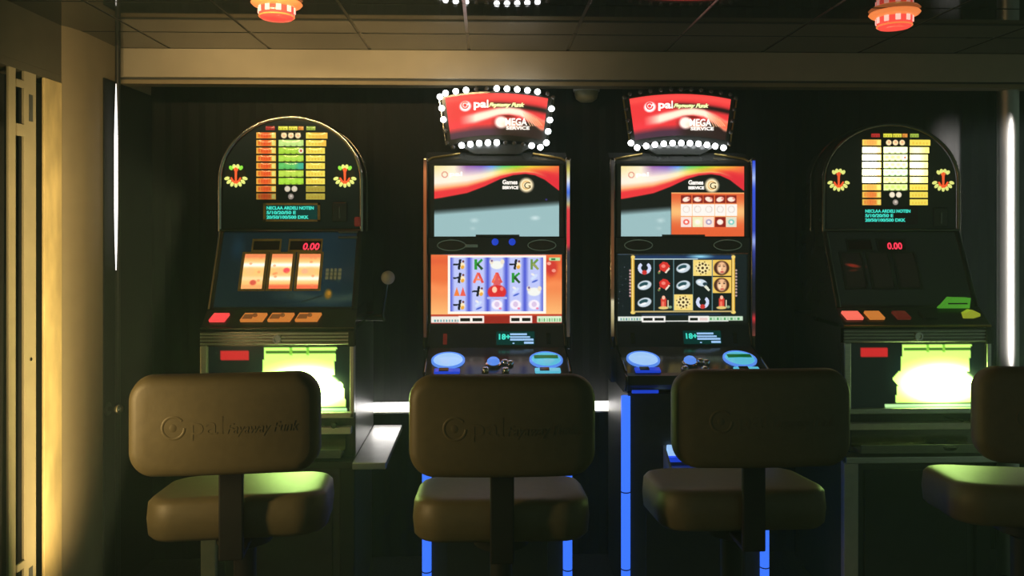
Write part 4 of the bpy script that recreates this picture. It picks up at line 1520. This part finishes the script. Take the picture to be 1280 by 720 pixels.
            bar('award_bar', 347.8, 378.4, py, 7.8, c, gm)
    for a, b, col_ in ((332, 343, (176, 44, 40)), (347.5, 359, (226, 226, 70)), (360, 371, (226, 220, 70)), (372, 378.5, (226, 146, 60)), (382, 393, (160, 186, 70))):
        c = Canvas(b - a, 6, 1.5, col_)
        for q in range(int((b - a) / 3.4)):
            c.rect(1 + q * 3.4, 3.2, 2.2 + q * 3.4, 5, tuple(v * 0.55 for v in col_), 0.7)
        bar('title_bar', a, b, 161.2, 4.6, c, 0.95)
    # round ornaments at both sides
    for s in (-1, 1):
        px, py = (295.5 if s < 0 else 429.5) if left else (290 if s < 0 else 424.5), 220.0 if left else 217.5
        X_, Z_ = hp(px, py + dy)
        bm = new()
        lathe(bm, [(0.0, 0.0), (0.040, 0.0), (0.042, -0.004)], 28, Matrix.Translation((X_, 0.199, Z_)) @ Matrix.Rotation(PI / 2, 4, 'X'))
        orn = obj('ornament', bm, M['black_gloss'], t)
        for q in range(4):
            a = math.radians(57 + q * 22)
            bm = new()
            lathe(bm, [(0.0, 0.004), (0.007, 0.003), (0.0085, 0.0)], 10, Matrix.Translation((X_ + 0.036 * math.cos(a), 0.198, Z_ + 0.036 * math.sin(a))) @ Matrix.Rotation(-a, 4, 'Y') @ Matrix.Rotation(PI / 2, 4, 'X') @ Matrix.Diagonal((1.15, 0.85, 1, 1)))
            obj('petal', bm, M['petal_green' if q in (0, 3) and left else 'petal'], orn, smooth=60)
        for q in range(7):
            a = math.radians(198 + q * 24)
            bm = new()
            lathe(bm, [(0.0, 0.004), (0.007, 0.003), (0.0085, 0.0)], 10, Matrix.Translation((X_ + 0.037 * math.cos(a), 0.198, Z_ + 0.037 * math.sin(a))) @ Matrix.Rotation(-a, 4, 'Y') @ Matrix.Rotation(PI / 2, 4, 'X') @ Matrix.Diagonal((1.3, 0.8, 1, 1)))
            obj('petal', bm, M['petal'], orn, smooth=60)
        bm = new()
        tube(bm, [(X_, 0.197, Z_ + 0.028), (X_, 0.197, Z_ - 0.028)], [0.0055, 0.0035], 8)
        for q in (-1, 1):
            tube(bm, [(X_, 0.197, Z_ - 0.030), (X_ + q * 0.012, 0.197, Z_ - 0.022), (X_ + q * 0.019, 0.197, Z_ - 0.008)], [0.005, 0.0045, 0.003], 8)
        lathe(bm, [(0.0, 0.005), (0.008, 0.003), (0.009, 0.0)], 12, Matrix.Translation((X_, 0.198, Z_ + 0.024)) @ Matrix.Rotation(PI / 2, 4, 'X'))
        obj('figure', bm, M['figure'], orn, smooth=60)
    # small teal display with three lines
    x0, z0 = hp(329 if left else 322, 277 - (0 if left else 3) + dy)
    x1, z1 = hp(399 if left else 392, 254 - (0 if left else 3) + dy)
    bm = new()
    if left:
        box(bm, x0, x1, 0.196, 0.201, z0, z0 + 0.008)
        box(bm, x0, x1, 0.196, 0.201, z1 - 0.008, z1)
        box(bm, x0, x0 + 0.010, 0.196, 0.201, z0, z1)
        box(bm, x1 - 0.010, x1, 0.196, 0.201, z0, z1)
    else:
        box(bm, x0, x1, 0.199, 0.201, z0, z1)
    lcd = obj('text_display', bm, M['frame_brown'] if left else M['dark_window'], t)
    if left:
        obj('display_ground', box(new(), x0 + 0.012, x1 - 0.012, 0.1995, 0.2005, z0 + 0.008, z1 - 0.008), M['teal_dim'], lcd)
    tx = hp(333 if left else 324, 0)[0]
    rows = [('NECLAA ARDELI NOTEN', 58), ('5/10/20/50 E', 36), ('20/50/100/500 DKK', 52)]
    for i, (s_, wd) in enumerate(rows):
        text('display_letters', s_, 0.0172, M['teal_text'], lcd, (tx, 0.1975, z1 - 0.0255 - i * 0.0182), wd * kh, bold=0.0007, depth=0.0004)
    # dark fittings below the paytable: small coin lamp at the right
    bm = new()
    X_, Z_ = hp(423 if left else 421, 265 + dy)
    box(bm, X_ - 0.030, X_ + 0.030, 0.194, 0.202, Z_ - 0.040, Z_ + 0.040, 0.006)
    cf = obj('coin_entry', bm, M['black_gloss'], t)
    obj('coin_slit', box(new(), X_ - 0.004, X_ + 0.004, 0.190, 0.195, Z_ - 0.026, Z_ + 0.020, 0.001), M['chrome_dark'], cf)
    if left:
        bm = new()
        X_, Z_ = hp(444.5, 278)
        box(bm, X_ - 0.010, X_ + 0.012, 0.185, 0.21, Z_ - 0.016, Z_ + 0.022, 0.006)
        obj('return_lamp', bm, M['red_dim'], t, label='small red lit coin return')
        # pull arm on the right flank
        bm = new()
        pb = at(478, 392, 3.2) - Vector((B.x, 3.0, 0))
        pk = at(485, 347, 3.16) - Vector((B.x, 3.0, 0))
        tube(bm, [(H - 0.02, 0.26, pb.z - 0.02), (pb.x, 0.25, pb.z - 0.02)], 0.016, 12)
        tube(bm, [(pb.x, 0.25, pb.z - 0.03), (pb.x, 0.22, pb.z), pk], [0.010, 0.008, 0.006], 10)
        arm = obj('pull_arm', bm, M['chrome_dark'], t, smooth=50)
        bm = bmesh.new()
        bmesh.ops.create_uvsphere(bm, u_segments=20, v_segments=14, radius=0.027, matrix=Matrix.Translation(pk))
        obj('knob', bm, M['ivory'], arm, smooth=60, label='pale ball knob')
    return t


fruit_machine(347, 'fruit machine at left with three lit orange reels and a rounded paytable head', 'left')
fruit_machine(1147, 'fruit machine at right with dark reels and an overbright paytable', 'right')


# ------------------------------------------------------------------ stools
def make_stool():
    t = thing('bar_stool', '', 'stool')
    # origin on the floor under the middle of the seat; the sitter faces +y
    BW, BH, BD = 0.452, 0.246, 0.066
    yb, zbk = -0.225, 1.014
    def fb(a, b, c):
        return Vector((a, yb + c + 0.028 * (1 - (a / 0.226) ** 2) * -1 * 0.5, zbk + b))
    bk = obj('backrest', cushion(BW, BH, BD, 0.062, 0.026, fb, crown=0.006), M['leather'], t, smooth=60)
    # faint raised emblem and letters on the back
    def face(a, b):
        cr = 0.006 * (1 - (a / (BW / 2 - 0.026)) ** 2) * (1 - (b / (BH / 2 - 0.026)) ** 2)
        return yb - BD / 2 - cr - 0.014 * (1 - (a / 0.226) ** 2)
    bm = new()
    pts = []
    for q in np.linspace(0.7, 2 * PI, 28):
        a, b = -0.113 + 0.026 * math.cos(q), 0.026 * math.sin(q)
        pts.append((a, face(a, b) + 0.0042, zbk + b))
    tube(bm, pts, 0.0062, 10, ry=0.0052)
    lathe(bm, [(0.0, 0.0012), (0.006, 0.001), (0.010, 0.0), (0.011, -0.006)], 16,
          Matrix.Translation((-0.113, face(-0.113, 0), zbk)) @ Matrix.Rotation(PI / 2, 4, 'X'))
    obj('emblem', bm, M['leather'], bk, smooth=60)
    for body, size, x0, wd, shr in (('pal', 0.062, -0.078, 0.075, 0.0), ('Fayaway Funk', 0.036, 0.008, 0.165, 0.3)):
        o = text('embossed_letters', body, size, M['leather'], bk, (x0, 0, zbk - 0.016), wd, depth=0.001, shear=shr)
        for v in o.data.vertices:
            v.co.z -= face(x0 + v.co.x, v.co.y - 0.016) + 0.0004
    SW, SD, SH = 0.462, 0.335, 0.112
    def fs(a, b, c):
        y = b + 0.01
        z = 0.746 + c - 0.105 * (b + 0.15)
        return Vector((a, y, z))
    obj('seat', cushion(SW, SD, SH, 0.085, 0.030, fs, crown=0.004), M['leather'], t, smooth=60)
    bm = new()
    box(bm, -0.030, 0.030, -0.186, -0.170, 0.66, 1.06, 0.004)
    box(bm, -0.030, 0.030, -0.186, 0.06, 0.655, 0.668, 0.004)
    obj('back_bracket', bm, M['black_metal'], t)
    bm = new()
    lathe(bm, [(0.075, 0.668), (0.075, 0.640), (0.030, 0.620), (0.028, 0.03), (0.030, 0.025)], 24)
    obj('pole', bm, M['black_metal'], t, smooth=40)
    bm = new()
    lathe(bm, [(0.0, 0.032), (0.05, 0.030), (0.19, 0.014), (0.205, 0.006), (0.205, 0.0), (0.0, 0.0)], 40)
    obj('foot_plate', bm, M['black_metal'], t, smooth=40)
    bm = new()
    tube(bm, [(0.15 * math.cos(2 * PI * k / 32), 0.15 * math.sin(2 * PI * k / 32) + 0.02, 0.28) for k in range(32)], 0.011, 8, True)
    tube(bm, [(-0.15, 0.02, 0.28), (0.15, 0.02, 0.28)], 0.008, 8)
    obj('foot_ring', bm, M['black_metal'], t, smooth=60)
    return t


stools = [
    (284, 1.985, 6.0, 'beige padded bar stool at left in front of the fruit machine with lit reels'),
    (628, 1.945, 0.0, 'beige padded bar stool in front of the left video slot machine'),
    (950, 2.000, 1.0, 'beige padded bar stool in front of the right video slot machine'),
    (1334, 1.990, -9.0, 'beige padded bar stool cut off by the right edge of the picture'),
]
proto = make_stool()
for i, (px, yb, rot, lab) in enumerate(stools):
    o = proto if i == 0 else copy_tree(proto)
    b = at(px, 520, yb)
    a = math.radians(rot)
    o.location = (b.x - 0.225 * math.sin(a), yb + 0.225 * math.cos(a), 0)
    o.rotation_euler = (0, 0, a)
    o['label'] = lab
    o['group'] = 'bar stools in front of the machines'


# ------------------------------------------------------------------ scattering volume added through the whole room to lift the blacks
hm = bpy.data.materials.new('black_lift_veil')
hm.use_nodes = True
nt = hm.node_tree
nt.nodes.clear()
out = nt.nodes.new('ShaderNodeOutputMaterial')
vs = nt.nodes.new('ShaderNodeVolumeScatter')
vs.inputs['Color'].default_value = (0.74, 1.0, 0.94, 1)
vs.inputs['Density'].default_value = 0.034
vs.inputs['Anisotropy'].default_value = 0.0
nt.links.new(vs.outputs[0], out.inputs['Volume'])
hz = obj('added_haze', box(new(), -2.9, 3.5, -1.5, 4.1, -0.15, CEIL + 0.15), hm)
hz['kind'] = 'structure'
